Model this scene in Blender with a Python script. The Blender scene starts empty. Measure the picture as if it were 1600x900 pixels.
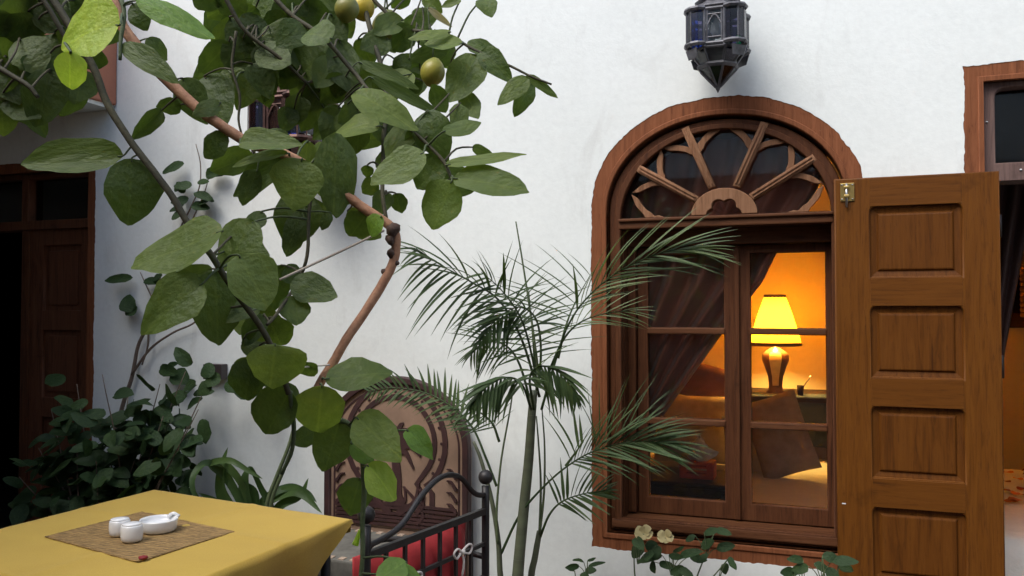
import bpy, bmesh, math, random
from mathutils import Vector, Matrix, noise
SC = bpy.context.scene
COL = SC.collection
R = math.radians
random.seed(7)

# ------------------------------------------------------------------ camera, sky, sun, exposure
F = 1330.0                                   # focal length in photo pixels (1600 wide)
TH = R(20.276); PITCH = R(1.507); DIST = 3.4655
CAM = Vector((0, -DIST, 1.5))
FW = Vector((-math.sin(TH)*math.cos(PITCH), math.cos(TH)*math.cos(PITCH), math.sin(PITCH)))
RT = Vector((math.cos(TH), math.sin(TH), 0))
UP = RT.cross(FW)
cd = bpy.data.cameras.new('camera'); cam = bpy.data.objects.new('camera', cd); COL.objects.link(cam)
cd.sensor_width = 36; cd.lens = 36*F/1600; cd.clip_start = 0.05; cd.clip_end = 500
cam.matrix_world = Matrix(((RT.x, UP.x, -FW.x, CAM.x), (RT.y, UP.y, -FW.y, CAM.y), (RT.z, UP.z, -FW.z, CAM.z), (0, 0, 0, 1)))
SC.camera = cam
SUN_EL, SUN_AZ = R(54), R(208)               # azimuth: compass angle of the sun, 180 = from behind the camera
w = bpy.data.worlds.new('World'); SC.world = w; w.use_nodes = True
nt = w.node_tree
sky = nt.nodes.new('ShaderNodeTexSky'); sky.sky_type = 'NISHITA'; sky.sun_disc = False
sky.sun_elevation = SUN_EL; sky.sun_rotation = SUN_AZ; sky.dust_density = 3.0; sky.air_density = 1.0; sky.ozone_density = 0.6
nt.links.new(sky.outputs[0], nt.nodes['Background'].inputs[0]); nt.nodes['Background'].inputs[1].default_value = 0.15
sl = bpy.data.lights.new('sun', 'SUN'); sun = bpy.data.objects.new('sun', sl); COL.objects.link(sun)
sl.energy = 1.3; sl.angle = R(40); sl.color = (0.97, 0.99, 1)
sd = Vector((math.sin(SUN_AZ)*math.cos(SUN_EL), math.cos(SUN_AZ)*math.cos(SUN_EL), math.sin(SUN_EL)))
sun.rotation_euler = sd.to_track_quat('Z', 'Y').to_euler(); sun.location = sd*30
SC.view_settings.view_transform = 'Standard'; SC.view_settings.look = 'None'
SC.view_settings.exposure = 0.85; SC.view_settings.gamma = 1.0; SC.view_settings.use_curve_mapping = False
SC.cycles.use_denoising = True
SC.cycles.max_bounces = 10; SC.cycles.transparent_max_bounces = 12

def ray(u, v): return FW + RT*((u-800)/F) + UP*((450-v)/F)
def at(u, v, dep): return CAM + ray(u, v)*dep                       # a point dep metres ahead of the camera
def onwall(u, v, y=0.0):
    d = ray(u, v); return CAM + d*((y-CAM.y)/d.y)
def onz(u, v, z):
    d = ray(u, v); return CAM + d*((z-CAM.z)/d.z)
def wdep(u): return 13300.0/(u+2800)

# ------------------------------------------------------------------ materials
MATS = {}
class NB:
    def __init__(s, name):
        s.m = bpy.data.materials.new(name); s.m.use_nodes = True; s.t = s.m.node_tree
        s.p = s.t.nodes['Principled BSDF']; s.out = s.t.nodes['Material Output']; MATS[name] = s.m
        s.tc = s.t.nodes.new('ShaderNodeTexCoord')
    def n(s, typ, **kw):
        x = s.t.nodes.new('ShaderNode'+typ)
        for k, v in kw.items():
            if k in x.inputs: x.inputs[k].default_value = v
            else: setattr(x, k, v)
        return x
    def l(s, a, b): s.t.links.new(a, b)
    def mapped(s, scale, src='Object'):
        m = s.n('Mapping'); m.inputs['Scale'].default_value = scale; s.l(s.tc.outputs[src], m.inputs[0]); return m.outputs[0]
    def noise(s, scale, detail=4, rough=.55, vec=None, dist=0):
        x = s.n('TexNoise', Scale=scale, Detail=detail, Roughness=rough, Distortion=dist)
        s.l(vec if vec is not None else s.tc.outputs['Object'], x.inputs['Vector']); return x.outputs['Fac']
    def ramp(s, fac, stops):
        r_ = s.n('ValToRGB'); cr = r_.color_ramp
        while len(cr.elements) < len(stops): cr.elements.new(.5)
        for e, (p, c) in zip(cr.elements, stops): e.position = p; e.color = tuple(c)+(1,) if len(c) == 3 else c
        s.l(fac, r_.inputs[0]); return r_.outputs[0]
    def mix(s, fac, a, b, mode='MIX'):
        x = s.n('Mix', data_type='RGBA', blend_type=mode)
        for val, i in ((fac, 0), (a, 6), (b, 7)):
            if isinstance(val, (int, float)): x.inputs[i].default_value = val
            elif isinstance(val, tuple): x.inputs[i].default_value = val+(1,)
            else: s.l(val, x.inputs[i])
        return x.outputs[2]
    def bump(s, h, strength, dist=.01):
        b = s.n('Bump', Strength=strength, Distance=dist); s.l(h, b.inputs['Height']); s.l(b.outputs[0], s.p.inputs['Normal'])
    def col(s, c):
        if isinstance(c, tuple): s.p.inputs['Base Color'].default_value = c+(1,)
        else: s.l(c, s.p.inputs['Base Color'])
        return s
    def rough(s, r_): s.p.inputs['Roughness'].default_value = r_; return s

def plaster(name, a, b, stain=None):
    k = NB(name); big = k.noise(1.3, 5, .6); fine = k.noise(35, 5, .65)
    c = k.ramp(big, [(.3, b), (.65, a)])
    c = k.mix(.16, c, k.ramp(fine, [(.35, tuple(x*.72 for x in a)), (.6, a)]))
    if stain:
        s_ = k.noise(4.2, 6, .7, k.mapped((1, 1, .35)), .6)
        c = k.mix(k.ramp(s_, [(.56, (0, 0, 0)), (.74, (.55, .55, .55))]), c, stain)
    if stain:
        dr = k.noise(2.6, 5, .65, k.mapped((3, 3, .6)), .4)
        c = k.mix(k.ramp(dr, [(.58, (0, 0, 0)), (.80, (.16, .16, .16))]), c, tuple(x*.86 for x in stain))
    k.col(c).rough(.85)
    k.bump(k.mix(.25, k.noise(3.5, 5, .55), k.noise(45, 4, .6)), .28, .012); return k.m
plaster('white_plaster', (.785, .82, .79), (.705, .74, .71), (.55, .56, .53))
plaster('terracotta_plaster', (.42, .17, .10), (.36, .14, .085))
plaster('room_plaster', (.66, .52, .38), (.60, .47, .33))

def wood(name, a, b, dark, axis='Z', rough=.42, wear=None, gs=1.0, coat=.0):
    k = NB(name)
    sc = {'Z': (14, 14, .9), 'X': (.9, 14, 14), 'Y': (14, .9, 14)}[axis]
    sc = tuple(x*gs for x in sc)
    g = k.noise(4.5, 8, .65, k.mapped(sc), .8)
    g2 = k.noise(1.1, 3, .5, k.mapped(tuple(x*.35 for x in sc)))
    c = k.ramp(g, [(.28, dark), (.47, b), (.68, a)])
    c = k.mix(k.ramp(g2, [(.35, (.55, .55, .55)), (.7, (0, 0, 0))]), c, b)
    pores = k.noise(18, 5, .7, k.mapped(sc))
    c = k.mix(k.ramp(pores, [(.30, (.8, .8, .8)), (.42, (0, 0, 0))]), c, dark)
    blot = k.noise(7, 4, .65)
    c = k.mix(k.ramp(blot, [(.62, (0, 0, 0)), (.76, (.6, .6, .6))]), c, dark)
    if wear:
        wn = k.noise(23, 6, .75, k.mapped((1, 1, 1)))
        c = k.mix(k.ramp(wn, [(.66, (0, 0, 0)), (.74, (.75, .75, .75))]), c, wear)
    k.col(c)
    k.l(k.ramp(pores, [(.3, (rough+.25,)*3), (.7, (rough,)*3)]), k.p.inputs['Roughness'])
    k.p.inputs['Specular IOR Level'].default_value = .13; k.p.inputs['Coat Weight'].default_value = coat*.4; k.p.inputs['Coat Roughness'].default_value = .25
    k.bump(k.mix(.5, g, pores), .25, .004); return k.m
wood('casing_wood', (.265, .098, .042), (.19, .066, .027), (.07, .024, .011), 'Z', .55, (.42, .22, .14))
wood('casing_wood_across', (.265, .098, .042), (.19, .066, .027), (.07, .024, .011), 'X', .55, (.42, .22, .14))
wood('frame_wood', (.115, .046, .019), (.080, .029, .012), (.027, .010, .005), 'Z', .45)
wood('frame_wood_across', (.14, .060, .027), (.095, .037, .016), (.032, .012, .006), 'X', .45)
wood('carved_wood', (.30, .165, .092), (.23, .115, .060), (.08, .034, .016), 'Z', .6)
wood('leaf_wood', (.150, .055, .0080), (.122, .042, .0058), (.055, .018, .0035), 'Z', .36, None, 1.0, .12)
wood('leaf_wood_across', (.142, .051, .0075), (.114, .039, .0054), (.050, .016, .0032), 'X', .38, None, 1.0, .12)
wood('leaf_panel_wood', (.132, .047, .0070), (.105, .035, .0050), (.046, .015, .0030), 'Z', .38, None, .8, .12)
wood('dark_door_wood', (.15, .058, .028), (.11, .042, .020), (.035, .014, .008), 'Z', .5)
wood('grey_wood', (.19, .125, .105), (.14, .09, .078), (.06, .04, .036), 'Z', .6)
wood('dark_furniture_wood', (.05, .025, .014), (.035, .017, .010), (.012, .007, .004), 'X', .4)

def plain(name, c, rough=.6, metal=0, bump=None, var=.15, scale=20, spec=None):
    k = NB(name); n_ = k.noise(scale, 5, .6)
    k.col(k.ramp(n_, [(.3, tuple(x*(1-var) for x in c)), (.7, tuple(min(1, x*(1+var)) for x in c))])).rough(rough)
    k.p.inputs['Metallic'].default_value = metal
    if bump: k.bump(k.noise(bump[0], 5, .6), bump[1], bump[2])
    if spec is not None: k.p.inputs['Specular IOR Level'].default_value = spec
    return k.m
plain('iron', (.022, .020, .020), .5, .3, (60, .3, .003))
plain('lantern_metal', (.115, .115, .125), .5, .55, (45, .4, .004), .5)
plain('lantern_copper', (.085, .045, .035), .5, .7, (45, .5, .004), .6)
plain('brass', (.55, .40, .14), .32, 1, None, .25)
plain('steel', (.45, .45, .45), .3, 1)
plain('white_ceramic', (.74, .75, .75), .25, 0, None, .04)
plain('red_cushion', (.36, .022, .025), .8, 0, (250, .3, .002), .18)
plain('white_cord', (.72, .66, .60), .8)
plain('jute_cord', (.42, .36, .29), .9)
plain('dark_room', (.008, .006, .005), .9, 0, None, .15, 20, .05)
plain('soil', (.06, .04, .03), .95, 0, (25, .8, .03), .4)
plain('white_sheet', (.78, .75, .70), .85, 0, (9, .5, .02), .05)
plain('brown_cloth', (.46, .36, .29), .85, 0, (12, .4, .01))
plain('tan_cushion', (.60, .44, .30), .85, 0, (12, .4, .01))
plain('rust_pillow', (.16, .045, .022), .8, 0, (12, .4, .01))
plain('navy_cloth', (.045, .055, .075), .9)
plain('tissue_white', (.8, .8, .8), .9)
plain('box_red', (.45, .07, .045), .5)
plain('petal_red', (.22, .012, .015), .7)
plain('petal_orange', (.60, .16, .04), .7)
plain('petal_cream', (.40, .33, .15), .7)
plain('terracotta_tile', (.10, .05, .035), .6, 0, (30, .3, .004), .25)
plain('grout', (.07, .06, .05), .9)
plain('bench_tan', (.25, .160, .108), .7, 0, (40, .3, .003), .2, 9)
plain('bench_maroon', (.040, .014, .013), .65, 0, None, .3)
plain('bench_grey', (.13, .125, .105), .8, 0, (30, .4, .004), .3)
plain('bench_cream', (.40, .30, .22), .75)
plain('lamp_base_cream', (.60, .42, .2), .35)
plain('lamp_base_brown', (.10, .042, .015), .35)
plain('shade_trim_gold', (.30, .15, .06), .6)
plain('mirror_bronze', (.32, .12, .03), .4, .6, (70, .8, .01), .6, 60)
plain('bead_green', (.16, .30, .14), .3)
plain('switch_dark', (.035, .025, .025), .5)
# yellow cloth: fine weave
k = NB('yellow_cloth'); n1 = k.noise(3, 4); n2 = k.noise(260, 2)
k.col(k.mix(.2, k.ramp(n1, [(.3, (.42, .270, .028)), (.7, (.49, .325, .038))]), k.ramp(n2, [(.35, (.32, .19, .018)), (.65, (.58, .40, .06))]))).rough(.8)
k.bump(k.mix(.7, n2, k.noise(6, 3)), .25, .003); k.p.inputs['Sheen Weight'].default_value = .15
# straw placemat
k = NB('straw'); wv = k.n('TexWave', Scale=20, Distortion=5, Detail=4); wv.bands_direction = 'Y'; k.l(k.tc.outputs['Object'], wv.inputs[0])
n1 = k.noise(85, 4, .75, k.mapped((.35, 1, 1)))
k.col(k.mix(.45, k.ramp(n1, [(.36, (.08, .045, .014)), (.64, (.42, .265, .095))]), k.ramp(wv.outputs[0], [(.2, (.13, .075, .022)), (.8, (.34, .21, .07))]))).rough(.75)
k.bump(k.mix(.5, wv.outputs[0], n1), .8, .005)
# curtain satin
k = NB('curtain_satin'); n1 = k.noise(2.5, 3)
k.col(k.ramp(n1, [(.3, (.42, .135, .078)), (.7, (.54, .19, .115))])).rough(.42); k.p.inputs['Sheen Weight'].default_value = .3
k = NB('dark_curtain'); k.col((.045, .018, .014)).rough(.6)
# glass
def glass(name, tint=(1, 1, 1), gloss=1.0, rough=.02, haze=0):
    k = NB(name); k.t.nodes.remove(k.p)
    tr = k.n('BsdfTransparent'); tr.inputs[0].default_value = tint+(1,)
    gl = k.n('BsdfGlossy', Roughness=rough); fr = k.n('Fresnel', IOR=1.5)
    mu = k.n('Math', operation='MULTIPLY'); mu.inputs[1].default_value = gloss; k.l(fr.outputs[0], mu.inputs[0])
    mx = k.n('MixShader'); k.l(mu.outputs[0], mx.inputs[0]); k.l(tr.outputs[0], mx.inputs[1]); k.l(gl.outputs[0], mx.inputs[2])
    if haze:  # pale diffuse veil stands in for hazy reflections on the panes
        df = k.n('BsdfDiffuse'); df.inputs[0].default_value = (.7, .7, .7, 1); m2 = k.n('MixShader')
        k.l(k.ramp(k.noise(6, 6, .7), [(.3, (haze*.5,)*3), (.75, (haze*1.6,)*3)]), m2.inputs[0]); k.l(mx.outputs[0], m2.inputs[1]); k.l(df.outputs[0], m2.inputs[2]); mx = m2
    k.l(mx.outputs[0], k.out.inputs[0]); return k.m
glass('window_glass', (.94, .95, .94), 1.0, .02, .006); glass('smoky_glass', (.55, .5, .48), 1.2, .08)
glass('blue_glass', (.12, .2, .55), 1.5, .12); glass('green_glass', (.08, .38, .26), 1.5, .12); glass('clear_lantern_glass', (.85, .87, .87), 1.5, .05)
glass('violet_glass', (.30, .28, .42), 1.6, .12)
# lit lampshade
k = NB('lit_shade'); k.col((.85, .6, .25)); k.p.inputs['Emission Color'].default_value = (1, .66, .05, 1); k.p.inputs['Emission Strength'].default_value = 1.3
tl = k.n('BsdfTranslucent'); tl.inputs[0].default_value = (.85, .65, .16, 1); mx = k.n('MixShader'); mx.inputs[0].default_value = .6
k.l(k.p.outputs[0], mx.inputs[1]); k.l(tl.outputs[0], mx.inputs[2]); k.l(mx.outputs[0], k.out.inputs[0])
# leaves
def leafmat(name, a, b, rough=.42, transl=.3, vein=(1.5, 1.4, 1.3), spec=.35):
    k = NB(name); oi = k.n('ObjectInfo')
    sx = k.n('SeparateXYZ'); k.l(k.tc.outputs['Object'], sx.inputs[0])
    ab = k.n('Math', operation='ABSOLUTE'); k.l(sx.outputs[1], ab.inputs[0])
    m1 = k.n('Math', operation='MULTIPLY'); m1.inputs[1].default_value = -.55; k.l(ab.outputs[0], m1.inputs[0])
    ad = k.n('Math', operation='ADD'); k.l(sx.outputs[0], ad.inputs[0]); k.l(m1.outputs[0], ad.inputs[1])
    sn = k.n('Math', operation='MULTIPLY'); sn.inputs[1].default_value = 50; k.l(ad.outputs[0], sn.inputs[0])
    si = k.n('Math', operation='SINE'); k.l(sn.outputs[0], si.inputs[0])
    mid = k.ramp(ab.outputs[0], [(0, (.45, .45, .45)), (.018, (.3, .3, .3)), (.035, (0, 0, 0))])
    ns = k.noise(5, 5, .6); 
    c = k.ramp(ns, [(.3, a), (.7, b)])
    rv = k.ramp(oi.outputs['Random'], [(0, (.72, .76, .72)), (.5, (1, 1, 1)), (1, (1.22, 1.15, 1.0))])
    c = k.mix(1.0, c, rv, 'MULTIPLY')
    v_ = k.mix(1.0, c, vein, 'MULTIPLY')
    c = k.mix(mid, c, v_); c = k.mix(k.ramp(k.noise(2.2, 3), [(.45, (0, 0, 0)), (.75, (.35, .35, .35))]), c, k.mix(1.0, c, (1.25, 1.2, .8), 'MULTIPLY'))
    sp = k.noise(30, 3, .6); c = k.mix(k.ramp(sp, [(.68, (0, 0, 0)), (.76, (.4, .4, .4))]), c, tuple(x*.55 for x in a))
    k.col(c).rough(rough); k.p.inputs['Specular IOR Level'].default_value = spec
    k.bump(k.noise(6, 5), .22, .06)
    tl = k.n('BsdfTranslucent'); k.l(k.mix(1.0, c, (2.0, 2.1, .8), 'MULTIPLY'), tl.inputs[0])
    mx = k.n('MixShader'); mx.inputs[0].default_value = transl
    k.l(k.p.outputs[0], mx.inputs[1]); k.l(tl.outputs[0], mx.inputs[2]); k.l(mx.outputs[0], k.out.inputs[0]); return k.m
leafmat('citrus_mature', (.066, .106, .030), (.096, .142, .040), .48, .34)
leafmat('citrus_lit', (.112, .166, .046), (.152, .210, .062), .48, .40)  # paler copy of mature leaf; sky light on upturned leaves put in colour
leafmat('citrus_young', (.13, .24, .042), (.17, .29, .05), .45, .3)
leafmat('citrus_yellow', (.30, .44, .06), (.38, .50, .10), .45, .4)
leafmat('citrus_dry', (.34, .29, .20), (.40, .36, .27), .7, .2)
leafmat('shrub_leaf', (.022, .046, .018), (.034, .064, .025), .55, .12, (1.2, 1.2, 1.1), .18)
leafmat('strap_leaf', (.036, .072, .024), (.052, .095, .032), .5, .15, (1.2, 1.2, 1.1), .25)
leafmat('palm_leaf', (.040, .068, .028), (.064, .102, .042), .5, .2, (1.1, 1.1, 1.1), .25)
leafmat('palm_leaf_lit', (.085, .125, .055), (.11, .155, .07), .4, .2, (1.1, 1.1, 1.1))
def bark(name, a, b, rough=.75):
    k = NB(name); g = k.noise(30, 6, .65); g2 = k.noise(120, 4)
    k.col(k.ramp(k.mix(.4, g, g2), [(.35, a), (.65, b)])).rough(rough); k.bump(k.mix(.5, g, g2), .5, .004)
bark('bark_red', (.34, .16, .09), (.48, .26, .15)); bark('bark_dark', (.045, .042, .022), (.080, .070, .036))
bark('twig_green', (.06, .085, .035), (.09, .12, .05)); bark('bark_vine', (.10, .07, .05), (.15, .11, .08)); bark('bark_knot', (.07, .04, .03), (.12, .07, .05))
k = NB('palm_stem'); sx = k.n('SeparateXYZ'); k.l(k.tc.outputs['Object'], sx.inputs[0])
rg = k.noise(1, 3, .5, k.mapped((.1, .1, 26)))
k.col(k.ramp(rg, [(.34, (.17, .17, .12)), (.40, (.075, .085, .05)), (.65, (.10, .115, .065))])).rough(.55)
def peel(name, a, b):
    k = NB(name); n1 = k.noise(14, 4, .6); k.col(k.ramp(n1, [(.32, a), (.66, b)])).rough(.42); k.bump(k.noise(160, 3), .3, .002)
peel('citrus_peel', (.50, .36, .03), (.60, .44, .04)); peel('citrus_peel_green', (.17, .20, .035), (.36, .32, .05)); peel('citrus_peel_dark', (.10, .14, .03), (.24, .22, .04))

# ------------------------------------------------------------------ mesh helpers
def link(o, parent=None, ploc=None):
    COL.objects.link(o)
    if parent is not None:
        o.parent = parent
        o.matrix_parent_inverse = world_of(parent).inverted()
    return o
WM = {}
def world_of(o):
    return WM.get(o.name, Matrix.Identity(4))
def thing(name, label, cat, loc, group=None):
    o = bpy.data.objects.new(name, None); o.empty_display_size = .1; COL.objects.link(o)
    o.location = loc; WM[o.name] = Matrix.Translation(Vector(loc))
    o['label'] = label; o['category'] = cat
    if group: o['group'] = group
    return o
def tag(o, label=None, cat=None, group=None, kind=None):
    for a, b in (('label', label), ('category', cat), ('group', group), ('kind', kind)):
        if b: o[a] = b
    return o
def mobj(name, verts, faces, mat, parent=None, smooth=False):
    me = bpy.data.meshes.new(name); me.from_pydata([tuple(v) for v in verts], [], faces); me.update()
    me.materials.append(MATS[mat])
    if smooth: me.polygons.foreach_set('use_smooth', [True]*len(me.polygons))
    return link(bpy.data.objects.new(name, me), parent)
def bmobj(name, bm, mat, parent=None, smooth=False):
    me = bpy.data.meshes.new(name); bm.to_mesh(me); bm.free(); me.materials.append(MATS[mat])
    if smooth: me.polygons.foreach_set('use_smooth', [True]*len(me.polygons))
    return link(bpy.data.objects.new(name, me), parent)
def box(name, x0, x1, y0, y1, z0, z1, mat, parent=None, bevel=.004, rot=None, seg=2):
    bm = bmesh.new(); bmesh.ops.create_cube(bm, size=1)
    for v in bm.verts: v.co = Vector(((x0+x1)/2+v.co.x*(x1-x0), (y0+y1)/2+v.co.y*(y1-y0), (z0+z1)/2+v.co.z*(z1-z0)))
    if bevel: bmesh.ops.bevel(bm, geom=bm.edges[:], offset=bevel, segments=seg, affect='EDGES', profile=.6)
    if rot is not None:
        c = Vector(((x0+x1)/2, (y0+y1)/2, (z0+z1)/2))
        bmesh.ops.transform(bm, matrix=Matrix.Translation(c) @ rot @ Matrix.Translation(-c), verts=bm.verts)
    return bmobj(name, bm, mat, parent)
def spline(pts, per=6):
    """Catmull-Rom through Vectors (any dimension tuple ok)"""
    P = [Vector(p) for p in pts]
    if len(P) < 3: return P
    P = [P[0]*2-P[1]] + P + [P[-1]*2-P[-2]]
    out = []
    for i in range(1, len(P)-2):
        a, b, c, d = P[i-1:i+3]
        for j in range(per):
            t = j/per
            out.append(.5*((2*b)+(c-a)*t+(2*a-5*b+4*c-d)*t*t+(3*b-a-3*c+d)*t**3))
    out.append(P[-2]); return out
def tube_geo(pts, rad, sides=8, jitter=0, closed_caps=True):
    vs, fs = [], []
    n = len(pts); prev = None
    for i, p in enumerate(pts):
        t = (pts[min(i+1, n-1)]-pts[max(i-1, 0)])
        if t.length < 1e-9: t = Vector((0, 0, 1))
        t.normalize()
        if prev is None:
            a = Vector((0, 0, 1)) if abs(t.z) < .9 else Vector((1, 0, 0)); e = t.cross(a).normalized()
        else: e = (prev-t*prev.dot(t)); e = e.normalized() if e.length > 1e-6 else t.orthogonal().normalized()
        prev = e; g = t.cross(e)
        r_ = rad[i] if isinstance(rad, (list, tuple)) else rad
        for s in range(sides):
            a = 2*math.pi*s/sides
            rr = r_*(1+(random.uniform(-jitter, jitter) if jitter else 0))
            vs.append(p+(e*math.cos(a)+g*math.sin(a))*rr)
    for i in range(n-1):
        for s in range(sides):
            s2 = (s+1) % sides
            fs.append((i*sides+s, i*sides+s2, (i+1)*sides+s2, (i+1)*sides+s))
    if closed_caps:
        fs.append(tuple(range(sides-1, -1, -1))); fs.append(tuple((n-1)*sides+s for s in range(sides)))
    return vs, fs
def lerp_list(a, b, n): return [a+(b-a)*i/(n-1) for i in range(n)]
def tube(name, pts, r0, r1, mat, parent=None, sides=8, per=6, jitter=0):
    P = spline(pts, per); vs, fs = tube_geo(P, lerp_list(r0, r1, len(P)), sides, jitter)
    return mobj(name, vs, fs, mat, parent, True)
def lathe(name, prof, c, mat, parent=None, seg=24, sx=1, sy=1, smooth=True, rotz=0):
    vs, fs = [], []
    for r_, z in prof:
        for s in range(seg):
            a = 2*math.pi*s/seg+rotz; vs.append((c[0]+r_*math.cos(a)*sx, c[1]+r_*math.sin(a)*sy, c[2]+z))
    for i in range(len(prof)-1):
        for s in range(seg):
            s2 = (s+1) % seg; fs.append((i*seg+s, i*seg+s2, (i+1)*seg+s2, (i+1)*seg+s))
    fs.append(tuple(range(seg-1, -1, -1))); fs.append(tuple((len(prof)-1)*seg+s for s in range(seg)))
    return mobj(name, vs, fs, mat, parent, smooth)
def plate(name, loops, y0, y1, mat, parent=None, bevel=0.0):
    """outline (and holes) in the XZ plane, extruded from y0 (front) to y1 (back)"""
    cu = bpy.data.curves.new('tmp', 'CURVE'); cu.dimensions = '2D'; cu.fill_mode = 'BOTH'
    cu.extrude = max((y1-y0)/2-bevel, 1e-4); cu.bevel_depth = bevel; cu.bevel_resolution = 1; cu.offset = -bevel
    for lp in loops:
        s = cu.splines.new('POLY'); s.points.add(len(lp)-1); s.use_cyclic_u = True
        for p, (x, z) in zip(s.points, lp): p.co = (x, z, 0, 1)
    o = bpy.data.objects.new('tmp', cu); COL.objects.link(o)
    dg = bpy.context.evaluated_depsgraph_get(); me = bpy.data.meshes.new_from_object(o.evaluated_get(dg))
    bpy.data.objects.remove(o); bpy.data.curves.remove(cu)
    ym = (y0+y1)/2
    for v in me.vertices: v.co = (v.co.x, ym-v.co.z, v.co.y)
    me.name = name; me.materials.clear(); me.materials.append(MATS[mat]); me.update()
    return link(bpy.data.objects.new(name, me), parent)
def rect(x0, x1, z0, z1, r_=0, n=4, top_only=False):
    if r_ <= 0: return [(x0, z0), (x1, z0), (x1, z1), (x0, z1)]
    out = []
    for cx, cz, a0, k_ in ((x0, z0, 180, 0), (x1, z0, 270, 0), (x1, z1, 0, 1), (x0, z1, 90, 1)):
        if top_only and not k_: out.append((cx, cz)); continue
        ox = cx+(r_ if cx == x0 else -r_); oz = cz+(r_ if cz == z0 else -r_)
        for i in range(n+1):
            a = R(a0+90*i/n); out.append((ox+r_*math.cos(a), oz+r_*math.sin(a)))
    return out
def arch(cx, hw, z0, zs, rise, n=32, p=2.0):
    out = [(cx-hw, z0), (cx+hw, z0)]
    for i in range(n+1):
        a = math.pi*i/n; c, s = math.cos(a), math.sin(a)
        out.append((cx+hw*math.copysign(abs(c)**(2/p), c), zs+rise*abs(s)**(2/p)))
    return out
def rough_loop(lp, step=.012, amp=.004, seed=0):
    out = []
    for i, a in enumerate(lp):
        b = lp[(i+1) % len(lp)]; d = math.hypot(b[0]-a[0], b[1]-a[1]); m = max(1, int(d/step))
        for j in range(m):
            x = a[0]+(b[0]-a[0])*j/m; z = a[1]+(b[1]-a[1])*j/m
            q = Vector((x*11+seed, z*11, seed*1.7)); q2 = q*4.7
            out.append((x+amp*(noise.noise(q)+.7*noise.noise(q2)), z+amp*(noise.noise(q+Vector((9, 3, 1)))+.7*noise.noise(q2+Vector((9, 3, 1))))))
    return out
def struct(o): o['kind'] = 'structure'; return o

# ------------------------------------------------------------------ the setting
WX0, WX1, WTOP, WT = -9.1, 3.2, 4.0, .42
struct(mobj('ground', [(-60, -60, -.02), (60, -60, -.02), (60, 60, -.02), (-60, 60, -.02)], [(0, 1, 2, 3)], 'grout'))
gr = bpy.data.objects['ground']
ts = .30
tile_me = None
for i in range(-15, 3):
    for j in range(1, 5):
        x0, y0 = i*ts, -j*ts
        if tile_me is None:
            t_ = box('floor_tile', .004, ts-.004, .004, ts-.004, -.018, -.004, 'terracotta_tile', gr, .002, seg=1); tile_me = t_.data
        else:
            t_ = bpy.data.objects.new('floor_tile', tile_me); link(t_, gr)
        t_.location = (x0, y0, random.uniform(-.001, .001))
WIN_C, WIN_HW, WIN_Z0, WIN_ZS, WIN_RISE = -.392, .534, .515, 1.915, .442
LD0, LD1, LDT = -5.05, -3.642, 2.318
RD0, RD1, RDT = .476, 1.62, 2.392
hole_w = rough_loop(arch(WIN_C, WIN_HW, WIN_Z0, WIN_ZS, WIN_RISE, 40, 2.1), .006, .0055, 3)
hole_l = rough_loop(rect(LD0, LD1, -.05, LDT), .015, .006, 5)
hole_r = rough_loop(rect(RD0, RD1, -.05, RDT), .007, .0055, 8)
wall = plate('courtyard_wall', [rect(WX0, WX1, -.1, WTOP), hole_w, hole_l, hole_r], 0, WT, 'white_plaster')
tag(wall, 'white rough plaster courtyard wall pierced by the doorways and arched window', 'wall')
gal = box('upper_gallery', -7.0, -3.50, -5.6, -.004, 2.58, 3.45, 'terracotta_plaster', None, .01)
tag(gal, 'terracotta painted upper storey jutting out above the dark left doorway', 'gallery')
sof = box('soffit', -6.95, -3.52, -5.55, -.006, 2.56, 2.585, 'white_plaster', gal, 0)
struct(box('side_wall', -7.4, -7.0, -5.6, .4, -.1, 6.0, 'white_plaster', None, 0))
struct(box('side_wall', 3.2, 3.6, -5.6, .4, -.1, 4.3, 'white_plaster', None, 0))
struct(box('rear_wall', -7.4, 3.6, -6.0, -5.6, -.1, 4.6, 'terracotta_plaster', None, 0))
struct(box('rear_light_block', -3.49, 3.19, -5.6, -4.5, 2.75, 4.3, 'white_plaster', None, .01))  # unseen mass added to shade the wall and bounce light onto the tree
# bedroom shell behind the wall
RY0, RY1, RX0, RX1, RZ = WT, 3.35, -2.3, 2.9, 2.75
struct(box('bedroom_floor', RX0-.1, RX1+.1, RY0+.002, RY1+.1, -.12, -.002, 'dark_furniture_wood', None, 0))
struct(box('bedroom_ceiling', RX0-.1, RX1+.1, RY0+.002, RY1+.1, RZ, RZ+.1, 'room_plaster', None, 0))
struct(box('bedroom_wall', RX0-.1, RX1+.1, RY1, RY1+.1, -.002, RZ, 'room_plaster', None, 0))
struct(box('bedroom_wall', RX0-.1, RX0, RY0+.002, RY1, -.002, RZ, 'room_plaster', None, 0))
struct(box('bedroom_wall', RX1, RX1+.1, RY0+.002, RY1, -.002, RZ, 'room_plaster', None, 0))
# dark passage behind the left door
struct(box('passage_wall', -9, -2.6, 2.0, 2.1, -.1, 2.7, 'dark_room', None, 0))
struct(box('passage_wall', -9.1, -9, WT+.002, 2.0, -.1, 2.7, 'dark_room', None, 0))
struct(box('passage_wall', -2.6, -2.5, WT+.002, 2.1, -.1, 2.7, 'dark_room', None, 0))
struct(box('passage_ceiling', -9, -2.6, WT+.002, 2.0, 2.6, 2.7, 'dark_room', None, 0))

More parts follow.
